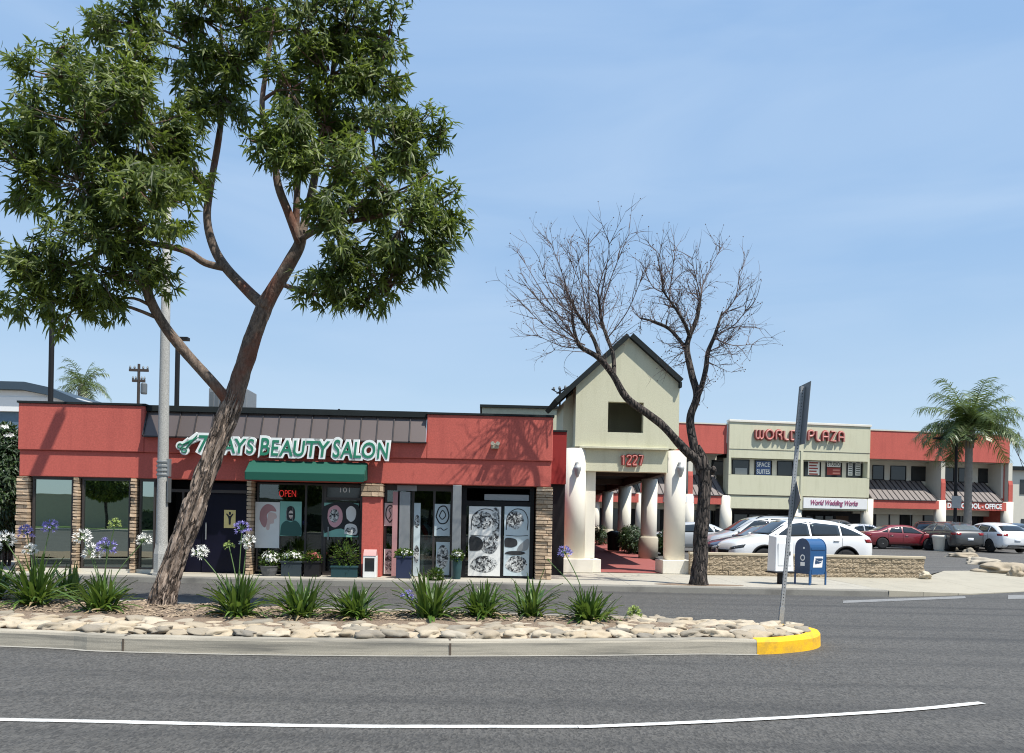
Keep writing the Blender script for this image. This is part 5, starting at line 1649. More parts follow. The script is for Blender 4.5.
        if detail:
            # door seams, handles, sill
            for xs in (bpx, c3 - .02, qp - .005):
                shell('door_seam', [(xs * L - .006, y, low + .14), (xs * L + .006, y, low + .14), (xs * L + .006, y, B(xs) + .02), (xs * L - .006, y, B(xs) + .02)], d, M['black'], .003, 1, 10, th=.004)
            for xs in (bpx + .025 + .0, qp + .02):
                shell('door_handle', [(xs * L, y, B(xs) - .14), (xs * L + .19, y, B(xs) - .14), (xs * L + .19, y, B(xs) - .105), (xs * L, y, B(xs) - .105)], d, paintm, .025, 4, 2, th=.03)
            shell('sill', [(-.2 * L, y, low + .02), (.2 * L, y, low + .02), (.2 * L, y, low + .1), (-.2 * L, y, low + .1)], d, M['black'], .006, 8, 2)
        mb = MB(); mb.blob(((c3 - .045) * L, sy * (hw + .07), B(c3 - .045) + .10), .1, 1, .05, 2, (.7, 1, .72))
        mb.box((c3 - .05) * L - .03, (c3 - .05) * L + .03, sy * (hw - .1), sy * (hw + .02), B(c3 - .05) + .03, B(c3 - .05) + .07)
        mb.build('mirror', paintm if detail else M['black'], root, smooth=True)
    wq = .74 * hw
    tm = (c3 + c2) / 2
    shell('windscreen', [(c3 * L - .03, -wq * 1.06, T(c3) + .05), (c3 * L - .03, wq * 1.06, T(c3) + .05), (c2 * L + .03, wq * .90, T(c2)), (c2 * L + .03, -wq * .90, T(c2))], (-.55, 0, -.8), gm, nu=8, nv=6)
    shell('rear_window', [(c0 * L + .06, wq * .98, T(c0) + .05), (c0 * L + .06, -wq * .98, T(c0) + .05), (c1 * L - .06, -wq * .84, T(c1)), (c1 * L - .06, wq * .84, T(c1))], (.6, 0, -.75), gm, nu=8, nv=5)
    # lamps, grille, bumpers
    for sy in (-1, 1):
        zf_ = B(.43) - .03
        lx0, lx1 = .495 * L, .415 * L
        shell('headlight', [(.44 * L, sy * hw * .98, zf_ - .09), (.50 * L, sy * hw * .55, zf_ - .19), (.50 * L, sy * hw * .55, zf_ - .10), (.425 * L, sy * hw * .98, zf_ + .02)], (-.75, -sy * .65, 0), M[lamp], .006, 6, 3)
        zr_ = B(-.46) - .06
        shell('taillight', [(-.435 * L, sy * hw, zr_ - .10), (-.5 * L, sy * hw * .58, zr_ - .12), (-.5 * L, sy * hw * .58, zr_ + .02), (-.425 * L, sy * hw, zr_ + .01)], (.75, -sy * .65, 0), M['lamp_red'], .006, 6, 3)
    zg_ = B(.5)
    shell('grille', [(.5 * L, -hw * .40, low + .18), (.5 * L, hw * .40, low + .18), (.5 * L, hw * .5, zg_ + .06), (.5 * L, -hw * .5, zg_ + .06)], (-1, 0, 0), M['black'], .006, 6, 4)
    shell('bumper_trim', [(-.5 * L, hw * .8, low + .06), (-.5 * L, -hw * .8, low + .06), (-.5 * L, -hw * .8, low + .2), (-.5 * L, hw * .8, low + .2)], (1, 0, 0), M['black'], .006, 6, 2)
    if plate:
        shell('licence_plate', [(-.5 * L, .16, .62), (-.5 * L, -.16, .62), (-.5 * L, -.16, .78), (-.5 * L, .16, .78)], (1, 0, 0), M['plate'], .012, 2, 2)
    if rails:
        for sy in (-1, 1):
            y = sy * hw * .60
            mb = MB(); mb.tube([(a0 * L + .15, y, T(a0) - .02), (a0 * L + .3, y, T(a0) + .05), (0, y, T(0) + .05), (a1 * L - .35, y, T(a1) + .07), (a1 * L - .2, y, T(a1) - .01)], .018, 6)
            mb.build('roof_rail', M['black'], root)
    # wheels
    for sx in (-1, 1):
        for sy in (-1, 1):
            cx_, cy_ = sx * wx * (1 if sx > 0 else .985), sy * (hw - .125)
            wh = MB().lathe([(.0, -.09), (rw * .55, -.09), (rw * .6, .05), (.0, .05)], 20, (cx_, cy_, rw), 'Y').build('wheel', M['black'], root)
            MB().lathe([(rw * .66, -.1), (rw * .93, -.11), (rw, -.08), (rw, .08), (rw * .93, .11), (rw * .66, .1)], 28, (cx_, cy_, rw), 'Y').build('tyre', M['rubber'], wh, smooth=True)
            mb = MB(); yo = cy_ + sy * .075
            for k in range(5):
                a = 2 * PI * k / 5 + .3
                for da in (-.13, .13):
                    mb.tube([(cx_ + math.cos(a) * .03, yo, rw + math.sin(a) * .03), (cx_ + math.cos(a + da) * rw * .64, yo - sy * .01, rw + math.sin(a + da) * rw * .64)], [.03, .022], 5)
            mb.lathe([(.0, yo - .025), (.055, yo - .02), (.055, yo + .02), (.0, yo + .025)], 14, (cx_, 0, rw), 'Y')
            ring = [(cx_ + rw * .65 * math.cos(t * PI / 14), yo, rw + rw * .65 * math.sin(t * PI / 14)) for t in range(29)]
            mb.tube(ring, .022, 5)
            mb.build('rim', M['rim'], wh, smooth=True)
            if trim_arch:
                mb = MB()
                ring = [(cx_ + (rw + .075) * math.cos(t), sy * (hw * .985), rw + (rw + .075) * math.sin(t)) for t in [(-.1 + (PI + .2) * k / 16) for k in range(17)]]
                mb.tube(ring, .035, 6)
                mb.build('arch_trim', M['black'], root, smooth=True)
    return root

P_white = paint('car_white', (.80, .80, .79))
P_red = paint('car_red', (.19, .008, .016))
P_black = paint('car_black', (.012, .012, .014))
P_blue = paint('car_blue', (.012, .014, .05), .35)
P_silver = paint('car_silver', (.40, .42, .43))
P_grey = paint('car_grey', (.045, .046, .046))
CARS = 'cars parked in the plaza lot'
def park(kind, px, Y, deg, label, pm, **k):
    x = (px - 512) / FPX * Y
    return make_car(kind, (x, Y, lotz(Y) + .005), R(deg), label, k.pop('cat', 'car'), pm, group=CARS, **k)
park('suv', 793, 26.0, 187, 'white crossover with dark side windows parked nearest behind the low block wall', P_white, cat='suv', lamp='lamp_dark', trim_arch=True)
park('sedan', 770, 28.9, 183, 'dark blue sedan half hidden between the white crossover and the silver van', P_blue, glass='car_glass_grey')
park('van', 763, 32.3, 183, 'silver van with roof rails parked behind the dark blue sedan', P_silver, cat='van', rails=True)
park('sedan', 899.5, 46.6, -3, 'dark red sedan parked side on in the middle of the lot', P_red)
park('sedan', 861, 50.6, 3, 'white sedan showing its roof behind the white crossover tail', P_white)
park('suv', 836, 53.0, 8, 'black car showing only its roof left of the white sedan', P_black, detail=False)
park('suv', 927, 50.8, 62, 'black suv behind the nose of the red sedan', P_black, cat='suv')
def park_away(kind, px, Yr, deg, label, pm, **k):
    """seen from behind: the tail stands Yr metres away at pixel px"""
    L = SHAPES[kind]['L']; x = (px - 512) / FPX * Yr; Y = Yr + L / 2
    return make_car(kind, (x, Y, lotz(Y) + .005), R(deg), label, k.pop('cat', 'car'), pm, group=CARS, **k)
park_away('suv', 971, 43.2, 90, 'dark grey wagon seen from behind in front of the palm', P_grey, glass='car_glass_grey', cat='suv')
park_away('sedan', 998, 47.2, 90, 'dark red car with a pale plate seen from behind beside the grey wagon', P_red)
park_away('suv', 1018, 42.6, 90, 'white suv with a black rear window seen from behind near the right edge', P_white, cat='suv')
park_away('suv', 1032, 49.0, 90, 'dark suv behind the white suv at the right edge of the lot', P_black, cat='suv', detail=False)
park('sedan', 690, 37.5, 178, 'pale grey sedan glimpsed between the gateway column and the dark trunk', P_silver, detail=False)
# ================================================================== the big leaning tree on the median
def leaf_pair(v, f, p, axis, side, length, width, fold=.25):
    """a lance shaped leaf: two folded halves with a drooping tip"""
    n = axis.cross(side)
    k = len(v)
    mid = p + axis * length * .5 + n * length * .02
    tip = p + axis * length - Vector((0, 0, length * (.10 + .22 * ((k // 7 * 37) % 10) / 10)))
    q1 = p + axis * length * .18
    v += [p, q1 + side * width * .8 + n * width * fold, mid + side * width + n * width * fold - Vector((0, 0, .02 * length)), tip, mid - side * width + n * width * fold - Vector((0, 0, .02 * length)), q1 - side * width * .8 + n * width * fold, mid]
    f += [(k, k + 1, k + 2, k + 6), (k + 6, k + 2, k + 3), (k, k + 6, k + 4, k + 5), (k + 6, k + 3, k + 4)]
def rosette(v, f, p, out, rr, n=8, l0=.10, l1=.225, wd=.018):
    out = out.normalized()
    a0 = rr.uniform(0, 6)
    u = out.orthogonal().normalized(); w_ = out.cross(u)
    for k in range(n):
        a = a0 + 2 * PI * k / n + rr.uniform(-.3, .3)
        tilt = rr.uniform(.35, 1.75)
        d = (out * math.cos(tilt) + (u * math.cos(a) + w_ * math.sin(a)) * math.sin(tilt))
        d = (d + Vector((0, 0, -.75 * rr.random() ** 1.3))).normalized()
        s_ = d.cross(out if abs(d.dot(out)) < .95 else u).normalized()
        leaf_pair(v, f, p - out * rr.uniform(-.02, .13), d, s_, rr.uniform(l0, l1), wd * rr.uniform(.8, 1.25))
TY = 12.55
tb = G(164, 604, .24); TY = tb.y
bt = empty('shade_tree', (tb.x, tb.y, .1), 0, 'tall leaning broadleaf tree with furrowed bark and glossy lance leaves on the median', 'tree')
O = Vector((tb.x, tb.y, .1))
def TP(px, py, dy=0): return W(px, py, TY + dy) - O
mb = MB()
def limb(pts, rad, n=12, jit=.12, k=5, ridge=0):
    """pts: (px, py, dy); rad per point"""
    P = smooth_path([TP(*p) for p in pts], k)
    rs = smooth_path([(r_, 0, 0) for r_ in rad], k)
    mb.tube(P, [max(.01, q.x) for q in rs], n, True, jit, ridge)
    return P
limbs = []
mb_t = mb
trunk_pts = [(162, 612, 0), (164, 600, 0), (172, 568, 0), (190, 520, .0), (207, 472, .02), (221, 432, .04), (232, 402, .05), (238, 385, .05)]
limb(trunk_pts, [.28, .225, .192, .182, .174, .17, .165, .12], 88, .2, 22, .28)
trunk = mb.build('trunk', M['bark'], bt, smooth=True)
mb = MB()
limb([(231, 408, .05), (244, 366, .05), (257, 326, .05), (266, 303, .05), (270, 293, .05)], [.15, .138, .132, .125, .10], 40, .15, 14, .12)
A1 = limb([(233, 410, .05), (219, 390, -.05), (192, 360, -.2), (168, 331, -.35), (151, 302, -.5), (143, 278, -.6), (131, 262, -.7), (116, 232, -.8), (98, 195, -.9), (85, 150, -1.0)], [0.090, 0.090, 0.082, 0.080, 0.078, 0.072, 0.066, 0.053, 0.041, 0.025])
A2 = limb([(266, 308, .05), (248, 291, .15), (226, 268, .3), (213, 245, .4), (207, 215, .5), (212, 178, .6), (220, 130, .7), (224, 80, .8), (220, 20, .9)], [0.098, 0.090, 0.082, 0.074, 0.066, 0.057, 0.049, 0.037, 0.016])
A3 = limb([(225, 268, .3), (205, 263, .2), (188, 252, .0), (165, 246, -.2), (125, 242, -.4), (80, 262, -.6), (40, 270, -.8)], [0.061, 0.057, 0.053, 0.045, 0.037, 0.029, 0.012])
A4 = limb([(264, 308, .05), (276, 286, .0), (290, 262, -.1), (299, 246, -.15), (303, 230, -.2)], [0.127, 0.115, 0.107, 0.098, 0.082])
A5 = limb([(300, 243, -.2), (288, 212, -.3), (278, 185, -.35), (273, 150, -.4), (262, 110, -.5), (268, 60, -.5), (275, 10, -.5)], [0.082, 0.070, 0.061, 0.049, 0.041, 0.033, 0.016])
A6 = limb([(300, 243, -.2), (309, 205, .0), (317, 165, .1), (328, 110, .2), (335, 50, .3), (338, -10, .4)], [0.074, 0.066, 0.057, 0.049, 0.037, 0.016])
A7 = limb([(296, 232, -.2), (297, 195, -.25), (301, 130, -.2), (296, 70, 0), (300, 20, 0)], [0.061, 0.049, 0.041, 0.033, 0.016])
A8 = limb([(279, 283, .0), (296, 289, -.1), (325, 296, -.3), (352, 292, -.4), (385, 296, -.5)], [0.041, 0.037, 0.033, 0.025, 0.012], 8)
A9 = limb([(300, 240, -.2), (325, 226, -.5), (360, 220, -.6), (395, 212, -.6), (425, 205, -.6)], [0.049, 0.045, 0.037, 0.029, 0.012], 8)
A10 = limb([(309, 205, 0), (340, 180, .4), (375, 165, .6), (415, 145, .7)], [0.045, 0.037, 0.029, 0.012], 8)
limbs = A1 + A2 + A3 + A4 + A5 + A6 + A7 + A8 + A9 + A10
# a snapped pale stub
mb.tube([TP(299, 243, -.3), TP(295, 236, -.42), TP(292, 226, -.5)], [.03, .025, .01], 6)
# (px, py, rx, ry, dy) clumps of foliage
CL = [(70, 78, 52, 34, -1.0), (120, 75, 48, 34, -.3), (35, 120, 36, 40, -.9), (85, 125, 50, 42, -1.3), (140, 128, 48, 46, -.8), (30, 175, 34, 32, -.8), (80, 185, 48, 34, -1.2), (135, 185, 48, 40, -1.0), (175, 150, 32, 50, -.2),
      (150, 228, 40, 26, -.8), (95, 235, 40, 24, -1.2), (60, 262, 36, 22, -1.0), (22, 265, 30, 24, -1.0), (100, 275, 44, 26, -.9), (30, 298, 34, 18, -.7), (75, 305, 34, 18, -.5), (155, 265, 36, 22, -.3), (110, 300, 22, 12, -.5),
      (105, 30, 26, 16, .3), (140, 22, 40, 26, .3), (200, 18, 46, 30, .5), (245, 25, 30, 34, .4), (195, 60, 46, 32, .6), (235, 65, 34, 34, .5), (195, 100, 34, 26, .6), (225, 98, 28, 20, .6), (60, 48, 16, 10, -.6),
      (300, 28, 40, 36, 0), (350, 25, 48, 36, .3), (388, 40, 18, 40, .4), (330, 75, 46, 36, .2), (375, 85, 34, 34, .4), (290, 90, 28, 32, -.4), (262, 142, 24, 16, -.6), (285, 130, 28, 28, -.5), (325, 125, 38, 36, .1), (370, 130, 40, 36, .4), (415, 128, 34, 22, .7), (440, 138, 12, 14, .7),
      (400, 160, 38, 28, .5), (345, 170, 42, 32, -.3), (300, 172, 24, 26, -.5), (390, 195, 42, 26, -.5), (430, 205, 28, 22, -.6), (450, 215, 13, 12, -.6), (345, 212, 40, 24, -.6), (400, 228, 44, 24, -.7), (350, 248, 42, 24, -.5), (435, 235, 22, 20, -.5), (405, 258, 42, 22, -.4), (340, 275, 34, 22, -.4), (380, 284, 40, 18, -.4), (318, 288, 22, 14, -.4), (425, 262, 18, 14, -.3), (365, 303, 22, 10, -.4),
      (170, -25, 60, 26, .4), (240, -30, 50, 26, .4), (320, -25, 60, 26, .2), (380, -20, 40, 24, .3)]  # clumps above the view, added for the shadows they cast
v, f = [], []
rr = random.Random(5)
ppm = FPX / TY
for ci, (px, py, rx, ry, dy) in enumerate(CL):
    c = TP(px, py, dy - .35); ax, az_ = rx / ppm, ry / ppm; ay = (ax + az_) / 2 * 1.05
    # branchlet from the nearest limb point
    near = min(limbs, key=lambda q: (q - c).length + (.5 if q.z > c.z else 0))
    mid = near.lerp(c, .5) + Vector((rr.uniform(-.1, .1), rr.uniform(-.1, .1), .1))
    br = smooth_path([near, mid, c], 4)
    mb.tube(br, [.032 - .0026 * k for k in range(len(br))], 6)
    sub_ = []
    for _k in range(max(4, int(rx * ry / 130))):
        d = Vector((rr.gauss(0, 1), rr.gauss(0, 1), rr.gauss(.1, 1))).normalized() * rr.random() ** .35
        sub_.append(Vector((d.x * ax, d.y * ay, d.z * az_)))
    n = int(rx * ry * .080) + 6
    for k in range(n):
        d = Vector((rr.gauss(0, 1), rr.gauss(0, 1), rr.gauss(0, 1))).normalized()
        rad = rr.random() ** .42
        sc0 = rr.choice(sub_)
        p = c + sc0 + d * rad * .27 * Vector((1, 1, .8)).length / 1.6
        d = (p - c).normalized()
        out = (Vector((d.x / ax, d.y / ay, d.z / az_)).normalized() * .8 + Vector((0, 0, .35)) + Vector((rr.gauss(0, .3), rr.gauss(0, .3), rr.gauss(0, .3))))
        rosette(v, f, p, out, rr, rr.choice((8, 9, 10, 12)))
        if k % 5 == 0:
            mb.tube([c.lerp(p, .15), c.lerp(p, .6) + Vector((0, 0, -.03)), p], [.014, .010, .005], 4)
mb.build('limbs', M['bark_limb'], trunk, smooth=True)
pydata('crown', v, f, M['leaf'], bt)
print('leaves', len(f))

# ================================================================== bare tree by the gateway
bb_ = G(699, 585, .15)
BY = bb_.y
nt_ = empty('bare_tree', (bb_.x, BY, .15), 0, 'leafless dark forked tree with a mass of fine twigs in front of the gateway', 'tree')
O = Vector((bb_.x, BY, .15)); TY = BY
mb = MB()
limb([(698, 590, 0), (699, 583, 0), (700, 565, 0), (701, 530, 0), (704, 495, 0), (705, 475, 0), (703, 460, 0), (697, 446, .05)], [.33, .24, .19, .175, .168, .16, .135, .08], 48, .25, 12, .14)
mb.blob(TP(713, 470, -.05), .10, 4, .4, 2)
B1 = limb([(706, 482, 0), (699, 463, 0), (688, 453, -.05), (676, 440, -.1), (661, 424, -.15), (645, 412, -.2), (626, 397, -.3), (613, 375, -.3), (599, 358, -.4), (580, 346, -.5), (574, 330, -.5), (572, 312, -.5)], [.12, .125, .115, .105, .10, .095, .09, .08, .07, .055, .04, .025])
B2 = limb([(601, 361, -.4), (594, 340, -.3), (584, 323, -.3), (576, 311, -.3), (566, 290, -.3)], [.06, .05, .045, .035, .02], 8)
B3 = limb([(614, 378, -.3), (613, 355, -.2), (606, 335, .0), (601, 318, .1), (598, 290, .1)], [.06, .05, .045, .04, .02], 8)
B4 = limb([(702, 470, 0), (696, 455, .05), (691, 430, .1), (691, 415, .1), (697, 396, .1), (692, 375, .15), (687, 350, .2), (690, 335, .2), (697, 318, .2), (701, 294, .2)], [.15, .125, .105, .10, .095, .085, .075, .065, .055, .03])
B5 = limb([(694, 404, .1), (701, 388, .0), (706, 368, -.1), (708, 352, -.1), (715, 335, -.2), (722, 312, -.2)], [.075, .07, .065, .055, .045, .02], 8)
B6 = limb([(687, 350, .2), (676, 336, .4), (668, 328, .5), (655, 322, .6), (640, 318, .7)], [.055, .05, .045, .035, .02], 8)
B7 = limb([(690, 338, .2), (684, 322, -.2), (673, 305, -.5), (662, 290, -.6)], [.05, .045, .03, .02], 8)
tk = mb.build('trunk', M['bark_dark'], nt_, smooth=True)
mb = MB()
rr = random.Random(17)
cnt = 0
def shoot(p, d, l, r, lev, up):
    global cnt
    cnt += 1
    n = 6
    P = [p]; q = p.copy(); dd = d.normalized()
    bend = Vector((rr.gauss(0, .20), rr.gauss(0, .20), rr.gauss(.0, .17) + up))
    for k in range(n):
        dd = (dd + bend * .35 + Vector((rr.gauss(0, .08), rr.gauss(0, .08), rr.gauss(0, .08)))).normalized()
        q = q + dd * l / n; P.append(q.copy())
    mb.tube(P, [r * (1 - .72 * k / n) for k in range(n + 1)], 4 if lev else 5)
    if lev < 3:
        for k in range((5, 4, 3)[lev]):
            i = rr.randint(1, n)
            t = (P[i] - P[i - 1]).normalized()
            o = t.orthogonal().normalized(); o = Matrix.Rotation(rr.uniform(0, 6.28), 3, t) @ o
            shoot(P[i], t * rr.uniform(.6, 1.1) + o * rr.uniform(.4, .95) + Vector((0, 0, .15)), l * rr.uniform(.42, .72), r * .55, lev + 1, up * .7)
    elif rr.random() < .35:
        mb.blob(P[-1], .016, cnt, .3, 1)
def spray(path, n, l0, l1, cpx, spread, t0=.35):
    c = TP(*cpx)
    for _ in range(int(n * 1.55)):
        i = int(len(path) * rr.uniform(t0, .999)); p = path[min(i, len(path) - 1)]
        out = (p - c); out.y *= 1.0
        d = out.normalized() * .8 + Vector((rr.gauss(0, spread), rr.gauss(0, spread), rr.gauss(.25, spread)))
        shoot(p, d, rr.uniform(l0, l1) * .53, rr.uniform(.010, .017), 1, .03)
spray(B1, 13, .8, 1.9, (618, 372, -.2), .5, .62)
spray(B2, 14, .9, 2.2, (606, 345, -.2), .42, .3)
spray(B3, 15, .9, 2.1, (606, 350, 0), .45, .3)
spray(B4, 14, .7, 1.6, (690, 345, .2), .6, .6)
spray(B5, 13, .7, 1.5, (698, 350, 0), .55, .35)
spray(B6, 12, .7, 1.5, (668, 340, .3), .6, .35)
spray(B7, 12, .7, 1.7, (684, 325, -.2), .5, .3)
# long whips that set the outline
for a, b in (((580, 345), (514, 246)), ((576, 325), (509, 268)), ((574, 318), (534, 250)), ((572, 312), (549, 236)), ((590, 335), (588, 224)), ((600, 318), (633, 222)), ((600, 300), (611, 236)), ((598, 330), (563, 244)), ((585, 345), (515, 300)),
             ((582, 348), (528, 332)), ((700, 300), (722, 244)), ((700, 296), (690, 252)), ((715, 335), (755, 300)), ((714, 338), (757, 345)), ((720, 318), (742, 262)), ((664, 292), (655, 245)), ((662, 292), (640, 262)), ((670, 305), (676, 244)), ((606, 340), (650, 260)), ((708, 352), (745, 325)), ((576, 340), (520, 275)), ((588, 330), (574, 234))):
    p, q = TP(*a, rr.uniform(-.4, .4)), TP(*b, rr.uniform(-1.3, 1.3)); q = p.lerp(q, .88)
    m_ = p.lerp(q, .5) + Vector((rr.uniform(-.15, .15), rr.uniform(-.2, .2), -.12))
    P = smooth_path([p, m_, q], 5)
    n = len(P)
    mb.tube(P, [.019 * (1 - .75 * k / n) for k in range(n)], 5)
    for _ in range(9):
        i = rr.randint(2, n - 1); t = (P[i] - P[i - 1]).normalized()
        o = Matrix.Rotation(rr.uniform(0, 6.28), 3, t) @ t.orthogonal().normalized()
        shoot(P[i], t + o * .6 + Vector((0, 0, .15)), rr.uniform(.35, .85), .011, 2, .05)
mb.build('branches', M['twig'], tk)
print('shoots', cnt)
# soil of its tree well
pv = G(699, 585, .15)
structure(MB().prism_z([(pv.x + 1.15 * math.cos(a * PI / 10), pv.y + .02 + .30 * math.sin(a * PI / 10)) for a in range(20)], .10, .158).build('tree_well', M['mulch']))

# ================================================================== palms
def palm(name, loc, trunk_h, r, nf, fl, label, seed, lean=0, nl=34, wl=.035):
    rr = random.Random(seed)
    e = empty(name, loc, 0, label, 'palm tree')
    mb = MB(); prof = []
    n = 40
    for k in range(n + 1):
        t = k / n
        rad = r * (1.25 - .35 * min(1, t * 3)) * (1 + (.03 if k % 2 else -.03))
        if t > .86: rad = r * (.95 + .35 * math.sin((t - .86) / .14 * PI))
        prof.append((rad, t * trunk_h))
    prof[-1] = (r * .6, trunk_h)
    mb.lathe(prof, 16)
    mb.build('trunk', mat('palm_trunk', (.23, .21, .185), .9, var=.25, vscale=6, bump=.6), e, smooth=True)
    mb = MB()
    for k in range(16):
        a = rr.uniform(0, 6.28); z = trunk_h - rr.uniform(.0, .9)
        mb.tube([(r * .8 * math.cos(a), r * .8 * math.sin(a), z), (r * 1.25 * math.cos(a), r * 1.25 * math.sin(a), z - .25), (r * 1.3 * math.cos(a), r * 1.3 * math.sin(a), z - .6)], [.07, .06, .03], 5)
    mb.build('boots', M['dry_palm'], e)
    v, f = [], []
    mr = MB()
    for k in range(nf):
        a = 2.4 * k + rr.uniform(-.3, .3)
        el = rr.uniform(-.1, 1.3) if k > 4 else rr.uniform(.9, 1.4)
        L = fl * rr.uniform(.8, 1.1)
        d = Vector((math.cos(a) * math.cos(el), math.sin(a) * math.cos(el), math.sin(el)))
        p = Vector((0, 0, trunk_h - .1)); P = [p.copy()]
        m = 14
        for i in range(m):
            d = (d + Vector((0, 0, -.105 - .035 * (1 - el)))).normalized()
            p = p + d * L / m; P.append(p.copy())
        mr.tube(P, [.035 * (1 - .85 * i / m) for i in range(m + 1)], 4)
        for i in range(nl):
            t = .1 + .9 * i / nl
            j = min(m - 1, int(t * m)); q = P[j].lerp(P[j + 1], t * m - j)
            tg = (P[j + 1] - P[j]).normalized()
            side = tg.cross(Vector((0, 0, 1)))
            side = side.normalized() if side.length > .05 else Vector((1, 0, 0))
            for sg_ in (-1, 1):
                ll = fl * .27 * (1 - .55 * t) * rr.uniform(.8, 1.15) * (.55 + .9 * min(1, t * 4))
                dirv = (side * sg_ * .8 + tg * .5 + Vector((0, 0, rr.uniform(-.75, .25)))).normalized()
                s_ = tg * wl * .5
                e2 = q + dirv * ll * .55; e3 = q + dirv * ll + Vector((0, 0, -.3 * ll))
                kk = len(v); v += [q - s_, q + s_, e2 + s_ * .9, e2 - s_ * .9, e3]
                f += [(kk, kk + 1, kk + 2, kk + 3), (kk + 3, kk + 2, kk + 4)]
    cr_o = pydata('crown', v, f, M['palm'], e)
    mr.build('frond_rib', M['palm'], cr_o)
    return e
pb = W(968, 540, 48.3)
palm('palm_tree', (pb.x - .05, 48.3, .48), W(966, 426, 48.3).z - .48, .24, 44, 3.45, 'feathery green palm with ringed grey trunk in front of the right red wing', 3, nl=46, wl=.05)
pb = W(82, 400, 75)
palm('palm_tree', (pb.x, 75, 0), W(82, 384, 75).z, .3, 24, 3.1, 'distant palm rising above the left parapet between white building and utility pole', 8, nl=24, wl=.06)

# ================================================================== agapanthus along the median
def clump_mesh(seed, n=70, l0=.45, l1=.8, stem=False):
    rr = random.Random(seed); v, f = [], []
    for k in range(n):
        a = rr.uniform(0, 6.283); el = min(1.5, max(.3, rr.gauss(.92, .30))) if not stem else rr.uniform(.2, .6)
        L = rr.uniform(l0, l1); wd = rr.uniform(.017, .030)
        d = Vector((math.cos(a) * math.cos(el), math.sin(a) * math.cos(el), math.sin(el)))
        p = Vector((rr.gauss(0, .07), rr.gauss(0, .07), -.02)); m = 7
        side = Vector((-math.sin(a), math.cos(a), rr.uniform(-.25, .25)))
        k0 = len(v)
        for i in range(m + 1):
            t = i / m
            wt = wd * (1 - .1 * t) if t < .7 else wd * max(.05, (1 - t) / .3)
            nn = d.cross(side).normalized() * wd * .35
            v += [p - side * wt + nn, p, p + side * wt + nn]
            d = (d + Vector((0, 0, -(.07 + .19 * t) * rr.uniform(.6, 1.4) * (1.6 - el)))).normalized()
            p = p + d * L / m
        for i in range(m):
            b_ = k0 + 3 * i
            f += [(b_, b_ + 1, b_ + 4, b_ + 3), (b_ + 1, b_ + 2, b_ + 5, b_ + 4)]
    return v, f
def flower_head(parent, p, r, petal, seed, n=46, name='flower_head'):
    rr = random.Random(seed); mb = MB(); mg = MB()
    for k in range(n):
        d = Vector((rr.gauss(0, 1), rr.gauss(0, 1), rr.gauss(.25, 1))).normalized()
        if d.z < -.5: continue
        r_k = r * rr.uniform(.75, 1.08); q = p + d * r_k * .6; tip = p + d * r_k
        mg.tube([p, q], .0035, 3, False)
        u = d.orthogonal().normalized(); w_ = d.cross(u)
        for j in range(5):
            a = 2 * PI * j / 5
            o = u * math.cos(a) + w_ * math.sin(a); s_ = u * -math.sin(a) + w_ * math.cos(a)
            wq = r * .05
            mb.poly([q, q.lerp(tip, .6) + o * r * .08 + s_ * wq, tip + o * r * .24, q.lerp(tip, .6) + o * r * .08 - s_ * wq])
    h = mb.build(name, petal, parent, fix=False)
    mg.build('pedicels', M['stalk'], h, fix=False)
def agapanthus(px, py, wpx, hpx, seed, label, heads=(), n=70):
    g = G(px, py, .24); Y = g.y
    e = empty('agapanthus', (g.x, Y, soilz(g.x, Y) - .01), seed, label, 'plant', 'agapanthus clumps planted along the median')
    e.rotation_euler = (0, 0, 0)
    k = FPX / Y
    L = max(hpx / k, wpx / k * .52) * 1.15 * (.86 + .26 * ((seed * 37) % 10) / 10)
    n = int(n * 1.35)
    v, f = clump_mesh(seed, n, L * .72, L * 1.18)
    pydata('foliage', v, f, M['strap'], e, smooth=True)
    v, f = clump_mesh(seed + 90, 7, L * .6, L * .95, True)
    pydata('dry_leaves', v, f, M['dry_palm'], e, smooth=True)
    base_ = Vector(e.location)
    rr = random.Random(seed + 50)
    for (hx, hy, col, rp) in heads:
        t = W(hx, hy, Y + rr.uniform(-.12, .12)) - base_
        root = Vector((rr.uniform(-.06, .06), rr.uniform(-.05, .05), 0))
        mid = root.lerp(t, .5) + Vector((-(t.x) * .10, 0, .06))
        mb = MB(); mb.tube(smooth_path([root, mid, t], 5), .0075, 5)
        st = mb.build('flower_stalk', M['stalk'], e, smooth=True)
        flower_head(st, t, rp * .84 / k, M['petal_' + col], seed * 7 + int(hx), 38)
agapanthus(36, 606, 78, 34, 1, 'agapanthus clump nearest the left edge under four pale flower heads', ((5, 541, 'white', 13), (27, 533, 'purple', 11), (31, 551, 'white', 10), (50, 528, 'purple', 11)), 90)
agapanthus(-8, 600, 70, 34, 2, 'agapanthus clump cut off by the left edge of the view', ((-6, 548, 'white', 11),), 60)
agapanthus(68, 598, 50, 30, 14, 'small agapanthus clump squeezed behind the two leftmost clumps', (), 50)
agapanthus(101, 611, 72, 38, 3, 'broad agapanthus clump left of the leaning trunk with white and violet heads', ((83, 538, 'white', 12), (92, 553, 'white', 13), (107, 548, 'purple', 13), (115, 525, 'green', 9), (144, 541, 'white', 10)), 100)
agapanthus(237, 616, 68, 36, 4, 'agapanthus clump right of the leaning trunk with tall violet heads', ((200, 554, 'white', 12), (229, 546, 'green', 7), (242, 529, 'purple', 11), (247, 543, 'white', 12)), 100)
agapanthus(301, 617, 56, 36, 5, 'agapanthus clump without flowers below the green awning', (), 80)
agapanthus(357, 618, 62, 36, 6, 'agapanthus clump in front of the white display box', (), 80)
